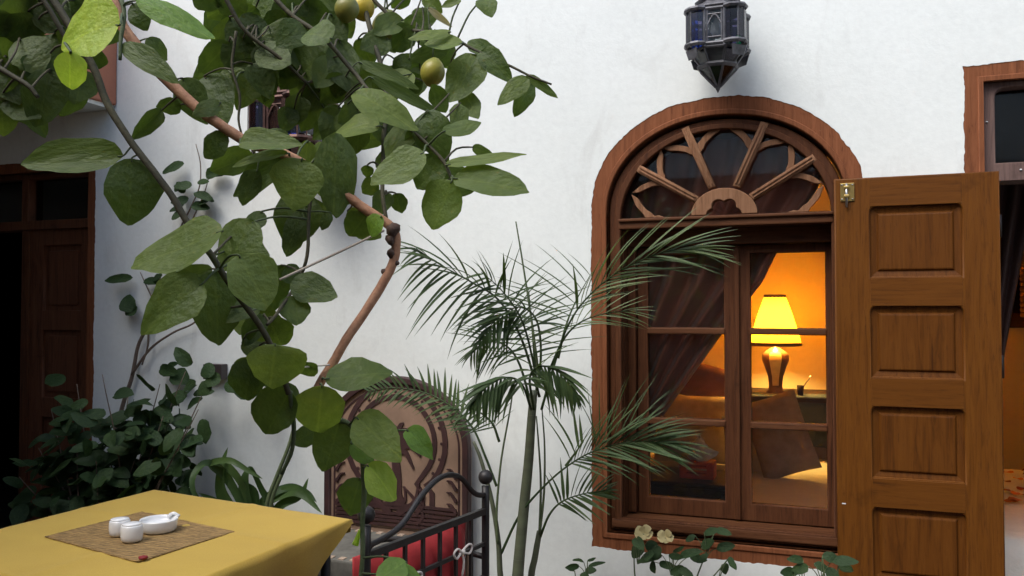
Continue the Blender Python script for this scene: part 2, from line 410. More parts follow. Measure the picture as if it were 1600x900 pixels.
# ------------------------------------------------------------------ arched window
W_ = thing('arched_window', 'large arched wooden window with carved fanlight in the white wall', 'window', (WIN_C, 0, WIN_Z0))
A_out = arch(WIN_C, WIN_HW+.012, WIN_Z0-.012, WIN_ZS, WIN_RISE+.012, 40, 2.1)
A_mid = arch(WIN_C, WIN_HW-.066, WIN_Z0+.066, WIN_ZS-.01, WIN_RISE-.064, 40, 2.08)
A_m2 = arch(WIN_C, WIN_HW-.074, WIN_Z0+.076, WIN_ZS-.012, WIN_RISE-.074, 40, 2.05)
A_in = arch(WIN_C, WIN_HW-.112, WIN_Z0+.116, WIN_ZS-.035, WIN_RISE-.080, 40, 2.0)
plate('casing', [A_out, A_mid], .002, .10, 'casing_wood', W_, .0015)
A_bead = arch(WIN_C, WIN_HW-.046, WIN_Z0+.044, WIN_ZS-.006, WIN_RISE-.046, 40, 2.08)
plate('casing_bead', [A_bead, A_mid], -.004, .03, 'casing_wood', W_, .004)
plate('inner_frame', [A_m2, A_in], .022, .34, 'frame_wood', W_, .006)
plate('inner_bead', [arch(WIN_C, WIN_HW-.098, WIN_Z0+.1, WIN_ZS-.026, WIN_RISE-.080, 40, 2.02), arch(WIN_C, WIN_HW-.122, WIN_Z0+.128, WIN_ZS-.04, WIN_RISE-.088, 40, 2.0)], .014, .05, 'frame_wood', W_, .004)
IX0, IX1 = WIN_C-WIN_HW+.112, WIN_C+WIN_HW-.112
box('transom_bar', IX0+.002, IX1-.002, .010, .20, 1.838, 1.882, 'frame_wood_across', W_, .005)
box('transom_bead', IX0+.004, IX1-.004, -.002, .03, 1.868, 1.879, 'frame_wood_across', W_, .003)
HUB = (-.382, 1.884)
FR = .385
def polar(r_, a): return (HUB[0]+r_*math.cos(R(a))*1.05, HUB[1]+r_*math.sin(R(a)))
# hub: half ring with scalloped cut-out
lp = [(x, HUB[1]+(z-HUB[1])*.86) for x, z in [polar(.124, a) for a in range(0, 181, 9)]]
lp += [polar(.052+.014*abs(math.cos(R(a*3))), a) for a in range(180, -1, -5)]
plate('fanlight_hub', [lp], .012, .06, 'carved_wood', W_, .003)
SP = [32.5, 67, 112, 148]
for a in SP:
    L0, L1 = .118, FR+.005
    c_, s_ = math.cos(R(a)), math.sin(R(a))
    def sq(l, o): return (HUB[0]+(l*c_-o*s_)*1.05, HUB[1]+l*s_+o*c_)
    plate('fanlight_spoke', [[sq(L0, -.0155), sq(L1, -.0155), sq(L1, .0155), sq(L0, .0155)]], .012, .055, 'carved_wood', W_, .006)
    for o in (-.006, .006):
        plate('spoke_reed', [[sq(L0+.01, o-.003), sq(L1-.01, o-.003), sq(L1-.01, o+.003), sq(L0+.01, o+.003)]], .006, .02, 'carved_wood', W_, .002)
edges = [0]+SP+[180]
for i in range(5):
    a0, a1 = edges[i], edges[i+1]; am = (a0+a1)/2; ha = (a1-a0)/2
    for s in (-1, 1):
        ang = lambda f: am+s*ha*f
        pts_out = [(.228, 1.0), (.252, .88), (.268, .92), (.284, .72), (.302, .60), (.326, .34), (.346, .13), (.374, .03)]
        pts_in = [(.362, .20), (.348, .44), (.330, .64), (.312, .84), (.306, 1.0)]
        lp = [polar(r_, ang(f)) for r_, f in spline([Vector((r_, f, 0)) for r_, f in pts_out], 3) and [(p.x, p.y) for p in spline([Vector((r_, f, 0)) for r_, f in pts_out], 3)]]
        scal = [(p.x, p.y) for p in spline([Vector((r_, f, 0)) for r_, f in pts_in], 3)]
        lp += [polar(r_, ang(f)) for r_, f in scal]
        plate('carved_bracket', [lp], .030, .046, 'carved_wood', W_, .002)
    sec = [polar(.06, a0), polar(.06, a1)] if False else [polar(.02, a0)]
    sec += [polar(FR+.028, a0+(a1-a0)*j/8) for j in range(9)]
    if i in (0, 4): pass
    plate('fanlight_pane', [sec], .060, .063, 'window_glass', W_)
# deep lining, casements
SY = .15
box('jamb_lining', IX0-.002, IX0+.016, .055, .34, WIN_Z0+.118, 1.836, 'frame_wood', W_, .002)
box('jamb_stop', IX0+.016, IX0+.050, SY-.03, SY+.06, WIN_Z0+.13, 1.80, 'frame_wood', W_, .004)
box('head_board', IX0, IX1, SY-.04, SY+.08, 1.772, 1.837, 'frame_wood_across', W_, .003)
box('sill_board', IX0-.03, IX1+.03, .012, .36, WIN_Z0+.088, WIN_Z0+.122, 'frame_wood_across', W_, .005)
CXM = -.347
def casement(x0, x1, st_l, st_r):
    z0, z1 = WIN_Z0+.126, 1.770
    gx0, gx1 = x0+st_l, x1-st_r
    zs = [z0+.070, 1.018, 1.046, 1.400, 1.428, z1-.035]
    o = plate('casement', [rect(x0, x1, z0, z1), rect(gx0, gx1, zs[0], zs[1]), rect(gx0, gx1, zs[2], zs[3]), rect(gx0, gx1, zs[4], zs[5])], SY, SY+.04, 'frame_wood', W_, .004)
    for a, b in ((zs[1], zs[2]), (zs[3], zs[4])):
        box('muntin', gx0-.003, gx1+.003, SY-.008, SY+.012, a+.001, b-.001, 'frame_wood_across', o, .005)
    for a, b in ((zs[0], zs[1]), (zs[2], zs[3]), (zs[4], zs[5])):
        box('pane', gx0-.004, gx1+.004, SY+.022, SY+.025, a-.004, b+.004, 'window_glass', o, 0)
    return o
casement(IX0+.052, CXM-.002, .045, .050)
casement(CXM+.002, IX1-.004, .052, .03)
box('meeting_bead', CXM-.011, CXM+.011, SY-.014, SY-.001, WIN_Z0+.13, 1.768, 'frame_wood', W_, .004)

# ------------------------------------------------------------------ right doorway with its leaf folded back over the window
RDW = thing('right_doorway', 'reddish framed doorway at right edge, its panelled leaf folded back over the arched window', 'doorway', (1.0, 0, 0))
plate('casing', [rect(RD0-.012, RD1+.012, -.04, RDT+.012), rect(RD0+.058, RD1-.058, -.06, RDT-.055)], .002, .10, 'casing_wood', RDW, .0015)
plate('casing_bead', [rect(RD0+.046, RD1-.046, -.03, RDT-.043), rect(RD0+.060, RD1-.060, -.05, RDT-.058)], -.004, .02, 'casing_wood', RDW, .004)
plate('inner_frame', [rect(RD0+.062, RD1-.062, -.03, RDT-.06), rect(RD0+.105, RD1-.105, -.04, 1.975), rect(RD0+.105, RD1-.105, 2.035, RDT-.083, .035, 4, True)], .03, .16, 'grey_wood', RDW, .005)
box('transom_panel', RD0+.10, RD1-.10, .09, .105, 2.03, RDT-.08, 'smoky_glass', RDW, 0)
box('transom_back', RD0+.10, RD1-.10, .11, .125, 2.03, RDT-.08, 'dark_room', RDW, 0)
for (nx, nz) in ((RD0+.078, 2.185), (.66, 2.004)):
    lathe('nail_head', [(.0045, 0), (.004, .003), (.001, .005)], (nx, .028, nz), 'white_ceramic', RDW, 8)
LX0, LX1, LZ1, LZ0, LY0, LY1 = .030, .574, 1.990, .05, -.078, -.036
pz = [1.990-.108-.366*i for i in range(5)]
px0, px1 = .152, .455
holes = [rect(px0, px1, z-.262, z, .022, 4, True) for z in pz]
leaf = plate('door_leaf', [rect(LX0, LX1, LZ0, LZ1)]+holes, LY0, LY1, 'leaf_wood', RDW, .005)
tag(leaf, 'varnished brown door leaf with square raised panels')
for z in pz:
    # bevelled moulding and raised field of each panel
    bm = bmesh.new()
    loops = []
    for inset, y in ((-.006, LY0+.013), (.004, LY0+.013), (.022, LY0+.017), (.024, LY0+.017), (.030, LY0+.010), (.034, LY0+.009)):
        loops.append([bm.verts.new((x, y, zz)) for x, zz in rect(px0+inset, px1-inset, z-.262+inset, z-inset)])
    for a, b in zip(loops, loops[1:]):
        for i in range(4): bm.faces.new((a[i], a[(i+1) % 4], b[(i+1) % 4], b[i]))
    bm.faces.new(loops[-1])
    back = [bm.verts.new((v.co.x, LY1-.004, v.co.z)) for v in loops[0]]
    for i in range(4): bm.faces.new((loops[0][(i+1) % 4], loops[0][i], back[i], back[(i+1) % 4]))
    bm.faces.new(back[::-1]); bmesh.ops.recalc_face_normals(bm, faces=bm.faces)
    bmobj('panel', bm, 'leaf_panel_wood', leaf)
    box('panel_ledge', px0+.002, px1-.002, LY0+.004, LY0+.02, z-.266, z-.258, 'leaf_wood', leaf, .003)
rz_ = [LZ1]+[q for z in pz for q in (z, z-.262)]+[LZ0]
for a, b in zip(rz_[::2], rz_[1::2]):
    if a-b > .01: box('rail', px0+.001, px1-.001, LY0-.0014, LY0+.012, b+(.0 if b > LZ0 else .004), a-(.003 if a == LZ1 else 0), 'leaf_wood_across', leaf, .0018)
bp = box('bolt_plate', .052, .100, LY0-.005, LY0+.001, 1.905, 1.972, 'brass', leaf, .001)
tube('bolt_rod', [Vector((.073, LY0-.010, 1.970)), Vector((.073, LY0-.010, 1.882))], .0045, .0045, 'steel', leaf, 8)
for z in (1.922, 1.955): box('bolt_keeper', .064, .082, LY0-.015, LY0-.004, z-.006, z+.006, 'brass', leaf, .002)
for x in (.058, .094):
    for z in (1.912, 1.965): lathe('screw', [(.003, -.002), (.003, .002), (.001, .003)], (x, LY0-.006, z), 'steel', leaf, 6)
for z in (.5, 1.3, 1.8): tube('hinge', [Vector((LX1+.006, -.030, z-.04)), Vector((LX1+.006, -.030, z+.04))], .008, .008, 'iron', leaf, 8)
box('paint_chip', .047, .060, LY0-.001, LY0+.002, .786, .790, 'white_ceramic', leaf, 0)

# ------------------------------------------------------------------ left doorway
LDW = thing('left_doorway', 'dark half-open panelled doorway at the left, under the terracotta storey', 'doorway', (-4.2, 0, 0))
plate('casing', [rect(LD0-.012, LD1+.012, -.04, LDT+.012), rect(LD0+.05, LD1-.05, -.06, LDT-.05)], .006, .12, 'casing_wood', LDW, .005)
plate('inner_frame', [rect(LD0+.054, LD1-.054, -.03, LDT-.054), rect(LD0+.09, LD1-.09, -.04, 1.955), rect(LD0+.1, -4.235, 2.0, LDT-.085), rect(-4.185, LD1-.11, 2.0, LDT-.085)], .05, .16, 'dark_door_wood', LDW, .005)
box('transom_pane', LD0+.09, -4.23, .10, .104, 1.99, LDT-.08, 'smoky_glass', LDW, 0)
plain('pane_backing', (.16, .16, .15), .6)
box('transom_blind', LD0+.09, -4.23, .12, .128, 1.99, LDT-.08, 'pane_backing', LDW, 0)
box('transom_pane', -4.19, LD1-.105, .10, .104, 1.99, LDT-.08, 'smoky_glass', LDW, 0)
lx0, lx1 = -4.215, -3.735
ph = [rect(lx0+.13, lx1-.08, 1.50, 1.86), rect(lx0+.13, lx1-.08, 1.02, 1.39), rect(lx0+.13, lx1-.08, .52, .91), rect(lx0+.13, lx1-.08, .13, .42)]
dl = plate('door_leaf', [rect(lx0, lx1, .02, 1.953)]+ph, .07, .11, 'dark_door_wood', LDW, .005)
for h in ph:
    xs = [p[0] for p in h]; zs = [p[1] for p in h]
    box('panel', min(xs)-.004, max(xs)+.004, .088, .104, min(zs)-.004, max(zs)+.004, 'dark_door_wood', dl, .002)
    box('panel_field', min(xs)+.03, max(xs)-.03, .078, .09, min(zs)+.03, max(zs)-.03, 'dark_door_wood', dl, .006)
box('meeting_stile', lx0-.02, lx0+.035, .055, .09, .02, 1.950, 'frame_wood', dl, .006)

# ------------------------------------------------------------------ lanterns
def lantern(label, c, s, metal, hook_y):
    """c: centre of the body top; the body hangs from a wall bracket"""
    T = thing('wall_lantern', label, 'lantern', (c[0], c[1], c[2]-.3*s), 'metal lanterns on the courtyard wall')
    def P(r_, a, z): return Vector((c[0]+s*r_*math.sin(R(a)), c[1]-s*r_*math.cos(R(a)), c[2]+s*z))
    def quad(name, pts, mat, par=T, th=.0015):
        n = (pts[1]-pts[0]).cross(pts[2]-pts[0]).normalized()*th*s
        vs = [p-n for p in pts]+[p+n for p in pts]; k_ = len(pts)
        fs = [tuple(range(k_-1, -1, -1)), tuple(range(k_, 2*k_))]+[(i, (i+1) % k_, k_+(i+1) % k_, k_+i) for i in range(k_)]
        return mobj(name, vs, fs, mat, par)
    def bar(name, a, b, r_, par=T): 
        vs, fs = tube_geo([a, b], r_*s, 6); return mobj(name, vs, fs, metal, par, False)
    def ring(name, r_, z, h, rb=.004, n=8, par=T):
        prof = [(s*(r_-rb), s*(z-h)), (s*r_, s*(z-h)), (s*(r_+rb), s*z), (s*r_, s*(z+h)), (s*(r_-rb), s*(z+h))]
        return lathe(name, prof, c, metal, par, n, 1, 1, False, R(22.5))
    RB = .112
    cols = ['clear_lantern_glass', 'violet_glass', 'violet_glass', 'green_glass', 'clear_lantern_glass', 'blue_glass', 'violet_glass', 'blue_glass']
    for i in range(8):
        a = 45*i; a0, a1 = a-22.5, a+22.5
        if i in (1, 3, 5, 7):           # rounded bay with a frame and a bowed pane
            bay = []
            m = 5
            pA, pB = P(RB, a0, 0), P(RB, a1, 0); mid = (pA+pB)/2; e = (pB-pA)/2; o = P(1, a, 0)-P(0, a, 0); o.normalize(); 
            prof = [mid-e*math.cos(math.pi*j/m)*1.12+o*(s*.044*math.sin(math.pi*j/m)) for j in range(m+1)]
            for j in range(m):
                p, q = prof[j], prof[j+1]; dz0, dz1 = Vector((0, 0, -.158*s)), Vector((0, 0, -.012*s))
                quad('bay_pane', [p+dz0*.86, q+dz0*.86, q+dz1*2.2, p+dz1*2.2], cols[i] if j in (1, 2, 3) else 'violet_glass')
            for dz in (-.008, -.150):
                vs, fs = tube_geo([p+Vector((0, 0, dz*s)) for p in prof], .010*s, 6); mobj('bay_rim', vs, fs, metal, T)
            for j in (0, 2, 3, m):
                bar('bay_post', prof[j]+Vector((0, 0, -.005*s)), prof[j]+Vector((0, 0, -.165*s)), .0055 if j in (0, m) else .003)
        else:
            quad('pane', [P(RB*.98, a0, -.16), P(RB*.98, a1, -.16), P(RB*.98, a1, -.005), P(RB*.98, a0, -.005)], cols[i])
            # pierced frame: rails, side strips and an arched head
            for z in (-.012, -.035, -.128, -.152): bar('pane_rail', P(RB, a0, z), P(RB, a1, z), .008 if z in (-.012, -.152) else .004)
            for f in (.16, .84):
                bar('pane_strip', P(RB, a0, -.01).lerp(P(RB, a1, -.01), f), P(RB, a0, -.155).lerp(P(RB, a1, -.155), f), .005)
            hp = [P(RB*1.01, a0, -.075).lerp(P(RB*1.01, a1, -.075), .2+.6*j/6)+Vector((0, 0, s*.038*math.sin(math.pi*j/6))) for j in range(7)]
            vs, fs = tube_geo(hp, .0035*s, 5); mobj('arched_head', vs, fs, metal, T)
        bar('post', P(RB, a0, .004), P(RB, a0, -.164), .007)
        # lower funnel
        quad('funnel_pane', [P(.112, a0, -.164), P(.070, a0, -.222), P(.070, a1, -.222), P(.112, a1, -.164)], ['clear_lantern_glass', 'violet_glass', 'smoky_glass', 'blue_glass'][i % 4])
        bar('funnel_post', P(.112, a0, -.162), P(.070, a0, -.223), .005)
        quad('cone_pane', [P(.078, a0, -.232), P(.012, a0, -.300), P(.012, a1, -.300), P(.078, a1, -.232)], ['green_glass', 'smoky_glass'][i % 2])
        bar('cone_post', P(.078, a0, -.232), P(.010, a0, -.305), .0055)
        # shoulder
        quad('shoulder_plate', [P(.112, a0, .002), P(.112, a1, .002), P(.080, a1, .036), P(.080, a0, .036)], metal)
    for i in (1, 3, 5, 7):          # hanging flap below each bay
        a = 45*i
        quad('bay_flap', [P(.138, a-15, -.166), P(.138, a+15, -.166), P(.128, a+12, -.205), P(.128, a-12, -.205)], metal)
    ring('body_rim', .112, .004, .006); ring('base_rim', .112, -.164, .006); ring('cone_rim', .080, -.226, .010, .008)
    lathe('finial', [(.012*s, -.300*s), (.010*s, -.312*s), (.001*s, -.330*s)], c, metal, T, 8)
    ring('collar', .084, .042, .008, .010, 12)
    lathe('neck', [(.072*s, .048*s), (.070*s, .085*s), (.082*s, .095*s), (.080*s, .115*s), (.060*s, .15*s), (.030*s, .19*s), (.012*s, .21*s), (.008*s, .235*s)], c, metal, T, 12, 1, 1, False)
    for i in range(12): lathe('neck_stud', [(.004*s, -.004*s), (.005*s, 0), (.004*s, .004*s)], (P(.074, 30*i, 0).x, P(.074, 30*i, 0).y, c[2]+.065*s), 'brass', T, 6)
    top = Vector((c[0], c[1], c[2]+.235*s))
    tube('hanging_hook', [top, top+Vector((.012, 0, .025)), top+Vector((0, 0, .05))], .003, .003, 'iron', T, 6)
    tube('bracket_arm', [top+Vector((0, 0, .05)), Vector((c[0], c[1]*.6, top.z+.10)), Vector((c[0], c[1]*.25, top.z+.075)), Vector((c[0], .012, top.z+.03))], .007, .007, 'iron', T, 6)
    lathe('bulb', [(.010*s, -.02*s), (.028*s, -.05*s), (.030*s, -.075*s), (.015*s, -.10*s), (.002*s, -.106*s)], c, 'white_ceramic', T, 12)
    return T
pt = onwall(1121, 21, -.19)
lantern('metal and coloured glass lantern above the arched window', (pt.x, -.19, pt.z), .92, 'lantern_metal', 0)
pt = onwall(459, 158, -.26)
lantern('dark coppery lantern half hidden behind the lemon leaves', (pt.x, -.26, pt.z), 1.32, 'lantern_copper', 0)

# ------------------------------------------------------------------ bedroom: curtain, bed, lamp and small things
CY = .262
def cxr(z):
    pts = [(.86, -.735), (1.0, -.70), (1.06, -.66), (1.20, -.56), (1.45, -.385), (1.62, -.25), (1.80, -.165), (2.0, -.03), (2.3, .06)]
    for (a, b), (c_, d) in zip(pts, pts[1:]):
        if z <= c_: return b+(d-b)*max(0, (z-a))/(c_-a)
    return pts[-1][1]
vs, fs = [], []
NZ, NS = 60, 90
for i in range(NZ+1):
    z = .60+(2.34-.60)*i/NZ
    xr = cxr(z); xl = -.99+(.02 if z > 1 else .0)
    for j in range(NS+1):
        f = j/NS
        amp = .020+.026*min(1, (xr-xl)/.6)
        y = CY+amp*math.sin(f*2*math.pi*6+.8*math.sin(z*2.2)+.6*noise.noise(Vector((f*3, z*1.5, 2))))+.02*noise.noise(Vector((f*5, z*2.5, 7)))
        vs.append((xl+(xr-xl)*f, y, z))
for i in range(NZ):
    for j in range(NS):
        a = i*(NS+1)+j; fs.append((a, a+1, a+NS+2, a+NS+1))
cur = mobj('window_curtain', vs, fs, 'curtain_satin', None, True)
md = cur.modifiers.new('thickness', 'SOLIDIFY'); md.thickness = .003
tag(cur, 'brown satin curtain drawn aside diagonally behind the arched window', 'curtain')
def cushion(name, c, sx, sy, sz, mat, label, cat='cushion', rot=None, pinch=.35):
    bm = bmesh.new(); bmesh.ops.create_cube(bm, size=2)
    bmesh.ops.subdivide_edges(bm, edges=bm.edges[:], cuts=7, use_grid_fill=True)
    for v in bm.verts:
        x, y, z = v.co
        ex = max(abs(x), abs(z)); th = (1-abs(x)**3)**.5*(1-abs(z)**3)**.5 if ex < 1 else 0
        th = max(th, .06)
        w_ = .04*noise.noise(Vector((x*2+c[0]*9, y, z*2)))
        v.co = Vector((x*(1-pinch*.12*(1-abs(z)**2)*abs(x)), y*th+w_, z*(1-pinch*.12*(1-abs(x)**2)*abs(z))))
    M = Matrix.Translation(c) @ (rot or Matrix.Identity(4)) @ Matrix.Diagonal((sx, sy, sz, 1))
    bmesh.ops.transform(bm, matrix=M, verts=bm.verts)
    o = bmobj(name, bm, mat, None, True); tag(o, label, cat); return o
# bed
BX0, BX1, BY0, BY1, BZ = -.55, 2.2, .78, 2.75, .50
bed = thing('bed', 'low bed with white sheet seen through window and right doorway', 'bed', ((BX0+BX1)/2, (BY0+BY1)/2, 0))
box('bed_base', BX0+.02, BX1, BY0+.03, BY1, 0.0, .20, 'dark_furniture_wood', bed, .01)
bm = bmesh.new(); bmesh.ops.create_grid(bm, x_segments=50, y_segments=40, size=.5)
for v in bm.verts:
    x, y = v.co.x, v.co.y; e = max(abs(x), abs(y))*2
    v.co = Vector(((BX0+BX1)/2+x*(BX1-BX0), (BY0+BY1)/2+y*(BY1-BY0), BZ+.012*noise.noise(Vector((x*9, y*7, 1)))-.06*max(0, (e-.93)/.07)**2))
ret = bmesh.ops.extrude_edge_only(bm, edges=[e for e in bm.edges if e.is_boundary])
for v in [g for g in ret['geom'] if isinstance(g, bmesh.types.BMVert)]: v.co.z = .19
bmobj('mattress_sheet', bm, 'white_sheet', bed, True)
box('bed_runner', BX0+.01, BX0+.14, BY0+.02, BY0+.45, BZ-.008, BZ+.010, 'navy_cloth', bed, .006)
# cushions and bedside things
p = onz(1226, 742, .52)
cushion('cushion', (p.x-.03, p.y+.06, .745), .17, .085, .25, 'brown_cloth', 'large grey-brown cushion propped on the bed in front of the lamp', 'cushion', Matrix.Rotation(R(-20), 4, 'Y') @ Matrix.Rotation(R(-20), 4, 'X'))
p = at(1190, 650, 5.35)
cushion('pillow', (p.x-.06, p.y, .66), .17, .10, .20, 'white_sheet', 'pale pillow beside the grey-brown cushion on the bed', 'pillow', Matrix.Rotation(R(-8), 4, 'Y') @ Matrix.Rotation(R(-25), 4, 'X'))
# bedside table with cloth
p = at(1212, 615, 6.05); LAMP = Vector((p.x, p.y, p.z)); NZt = LAMP.z
ns = thing('bedside_table', 'bedside table behind the bed, draped with dark cloth, carrying the lamp', 'table', (LAMP.x+.15, LAMP.y, 0))
box('table_top', LAMP.x-.25, LAMP.x+.42, LAMP.y-.22, RY1-.01, NZt-.035, NZt-.002, 'dark_furniture_wood', ns, .006)
for dx in (-.22, .38):
    for dy in (-.19, .10): box('leg', LAMP.x+dx-.02, LAMP.x+dx+.02, LAMP.y+dy-.02, LAMP.y+dy+.02, 0, NZt-.036, 'dark_furniture_wood', ns, .003)
bm = bmesh.new(); bmesh.ops.create_grid(bm, x_segments=14, y_segments=14, size=.5)
for v in bm.verts:
    x, y = v.co.x, v.co.y
    hang = max(0, -.5*.45-y)
    v.co = Vector((LAMP.x+.10+x*.5, LAMP.y-.215+max(y, -.22)*.34+.075-.015*math.sin(x*26)*min(1, hang*6), NZt+.004-hang*1.15-.05*abs(x)*min(1, hang*8)))
cl = bmobj('table_cloth', bm, 'navy_cloth', None, True); md = cl.modifiers.new('thickness', 'SOLIDIFY'); md.thickness = .004
tag(cl, 'dark blue-grey cloth hanging over the bedside table front', 'cloth')
lm = thing('table_lamp', 'lit table lamp with yellow glowing shade and brown and cream vase base', 'lamp', tuple(LAMP))
lathe('lamp_base', [(.062, .006), (.062, .018), (.050, .03), (.046, .06), (.052, .12), (.075, .19), (.094, .24), (.092, .275), (.070, .30), (.045, .315), (.030, .325), (.012, .33), (.010, .40)], tuple(LAMP), 'lamp_base_brown', lm, 28)
lathe('lamp_foot', [(.066, 0.0), (.066, .007), (.06, .012)], tuple(LAMP), 'lamp_base_brown', lm, 24)
gpts = []
for r_, z in [(.0475, .06), (.0535, .12), (.0768, .19), (.0958, .24), (.0935, .275), (.072, .298)]:
    gpts.append((r_, z))
vs, fs = [], []
tocam = math.atan2(CAM.y-LAMP.y, CAM.x-LAMP.x)
for r_, z in gpts:
    for j in range(7):
        a = tocam+R(-26+52*j/6); vs.append((LAMP.x+r_*math.cos(a), LAMP.y+r_*math.sin(a), LAMP.z+z))
for i in range(len(gpts)-1):
    for j in range(6): fs.append((i*7+j, i*7+j+1, (i+1)*7+j+1, (i+1)*7+j))
mobj('base_stripe', vs, fs, 'lamp_base_cream', lm, True)
sh = [(.178, .345), (.165, .40), (.145, .47), (.118, .56), (.085, .655), (.072, .70)]
prof = sh+[(r_-.003, z) for r_, z in sh[::-1]]
vs, fs = [], []
for r_, z in prof+[prof[0]]:
    for j in range(36):
        a = 2*math.pi*j/36; q_ = r_*(1+.010*math.cos(a*18)); vs.append((LAMP.x+q_*math.cos(a), LAMP.y+q_*math.sin(a), LAMP.z+z))
for i in range(len(prof)):
    for j in range(36): fs.append((i*36+j, i*36+(j+1) % 36, (i+1)*36+(j+1) % 36, (i+1)*36+j))
mobj('lamp_shade', vs, fs, 'lit_shade', lm, True)
for r_, z, h in ((.179, .352, .012), (.0735, .69, .014)):
    pr_ = [(r_-.006, z-h), (r_+.003, z-h), (r_+.002, z+h), (r_-.008, z+h), (r_-.006, z-h)]
    vs, fs = [], []
    for a_, b_ in pr_:
        for j in range(36): vs.append((LAMP.x+a_*math.cos(2*math.pi*j/36), LAMP.y+a_*math.sin(2*math.pi*j/36), LAMP.z+b_))
    for i in range(4):
        for j in range(36): fs.append((i*36+j, i*36+(j+1) % 36, (i+1)*36+(j+1) % 36, (i+1)*36+j))
    mobj('shade_trim', vs, fs, 'shade_trim_gold', lm, True)
ll = bpy.data.lights.new('lamp_bulb', 'POINT'); lo = bpy.data.objects.new('lamp_bulb', ll); COL.objects.link(lo)
ll.energy = 38; ll.color = (1, .62, .15); ll.shadow_soft_size = .04; lo.location = LAMP+Vector((0, 0, .50)); lo.parent = lm
lo.matrix_parent_inverse = world_of(lm).inverted()
lathe('glass_cup', [(.018, 0), (.024, .07), (.022, .07), (.016, .005)], (LAMP.x+.17, LAMP.y-.12, NZt+.004), 'dark_furniture_wood', None, 14)
gc = bpy.data.objects['glass_cup']; tag(gc, 'small dark cup with a spoon beside the lamp base', 'cup')
q = Vector((LAMP.x+.17, LAMP.y-.12, NZt+.01))
tube('spoon', [q, q+Vector((.03, 0, .07)), q+Vector((.07, 0, .13))], .003, .005, 'steel', gc, 6)
# settee with pillows on the far side, left
st = thing('settee', 'low cushioned settee along the far bedroom wall behind curtain', 'sofa', (-1.55, 2.9, 0))
box('seat', -2.28, LAMP.x-.28, 2.45, RY1-.02, .12, .46, 'tan_cushion', st, .03)
box('base', -2.28, LAMP.x-.30, 2.48, RY1-.02, 0, .12, 'dark_furniture_wood', st, .01)
p = at(1092, 640, 5.75)
cushion('cushion', (p.x, p.y, .70), .30, .10, .23, 'tan_cushion', 'tan cushion glowing in lamplight behind left casement', 'cushion', Matrix.Rotation(R(-12), 4, 'X'))
p = at(1108, 588, 5.95)
cushion('pillow', (p.x, p.y+.08, .98), .21, .09, .13, 'rust_pillow', 'dark rust-brown pillow above the tan cushion', 'pillow', Matrix.Rotation(R(14), 4, 'Y'))
# chest with tissue box
p = onz(1092, 746, .56)
ch = thing('low_chest', 'dark low wooden chest under the tissue box behind left casement', 'chest', (p.x, p.y, 0))
box('body', p.x-.30, p.x+.22, p.y-.16, p.y+.26, .02, .53, 'dark_furniture_wood', ch, .01)
box('lid', p.x-.32, p.x+.24, p.y-.18, p.y+.28, .531, .559, 'dark_furniture_wood', ch, .008)
tb = thing('tissue_box', 'red tissue box with white tissue behind left casement', 'tissue box', (p.x, p.y, .56))
box('carton', p.x-.10, p.x+.09, p.y-.06, p.y+.07, .561, .655, 'box_red', tb, .006)
for i in range(3): box('carton_band', p.x-.06, p.x+.05, p.y-.0625, p.y-.059, .59+i*.02, .60+i*.02, 'bench_cream' if i == 1 else 'petal_red', tb, 0)
vs, fs = [], []
for i in range(7):
    for j in range(9):
        a = 2*math.pi*j/8; r_ = [.045, .075, .085, .07, .055, .03, .008][i]*(1+.35*math.sin(a*3+i)); vs.append((p.x+r_*math.cos(a), p.y+.5*r_*math.sin(a), .654+.022*i+.012*math.sin(a*2+i)))
for i in range(6):
    for j in range(8): fs.append((i*9+j, i*9+j+1, (i+1)*9+j+1, (i+1)*9+j))
mobj('tissue', vs, fs, 'tissue_white', tb, True)
# rose petals on the bed near the doorway
me = None
for i in range(14):
    u, v = random.uniform(1568, 1612), random.choice([random.uniform(728, 742), random.uniform(745, 764), random.uniform(765, 782)])
    q = onz(u, v, BZ+.02)
    if me is None:
        vs = [(.03*math.cos(a)*(1 if math.cos(a) > -.5 else .8), .022*math.sin(a), .006*math.cos(2*a)) for a in [2*math.pi*j/9 for j in range(9)]]+[(0, 0, -.003)]
        o = mobj('rose_petal', vs, [(j, (j+1) % 9, 9) for j in range(9)], 'petal_red', None, True); me = o.data
        me2 = me.copy(); me2.materials.clear(); me2.materials.append(MATS['petal_orange'])
    else:
        o = bpy.data.objects.new('rose_petal', me2 if v > 765 or i % 4 == 0 else me); COL.objects.link(o)
    o.location = (q.x, q.y, BZ+.014); o.rotation_euler = (random.uniform(-.2, .2), random.uniform(-.2, .2), random.uniform(0, 6)); sc_ = random.uniform(.9, 1.6); o.scale = (sc_, sc_, 1)
    tag(o, ('orange' if o.data is me2 else 'dark red')+' rose petal scattered on the white bed in the right doorway', 'petal', 'petals scattered on the bed')
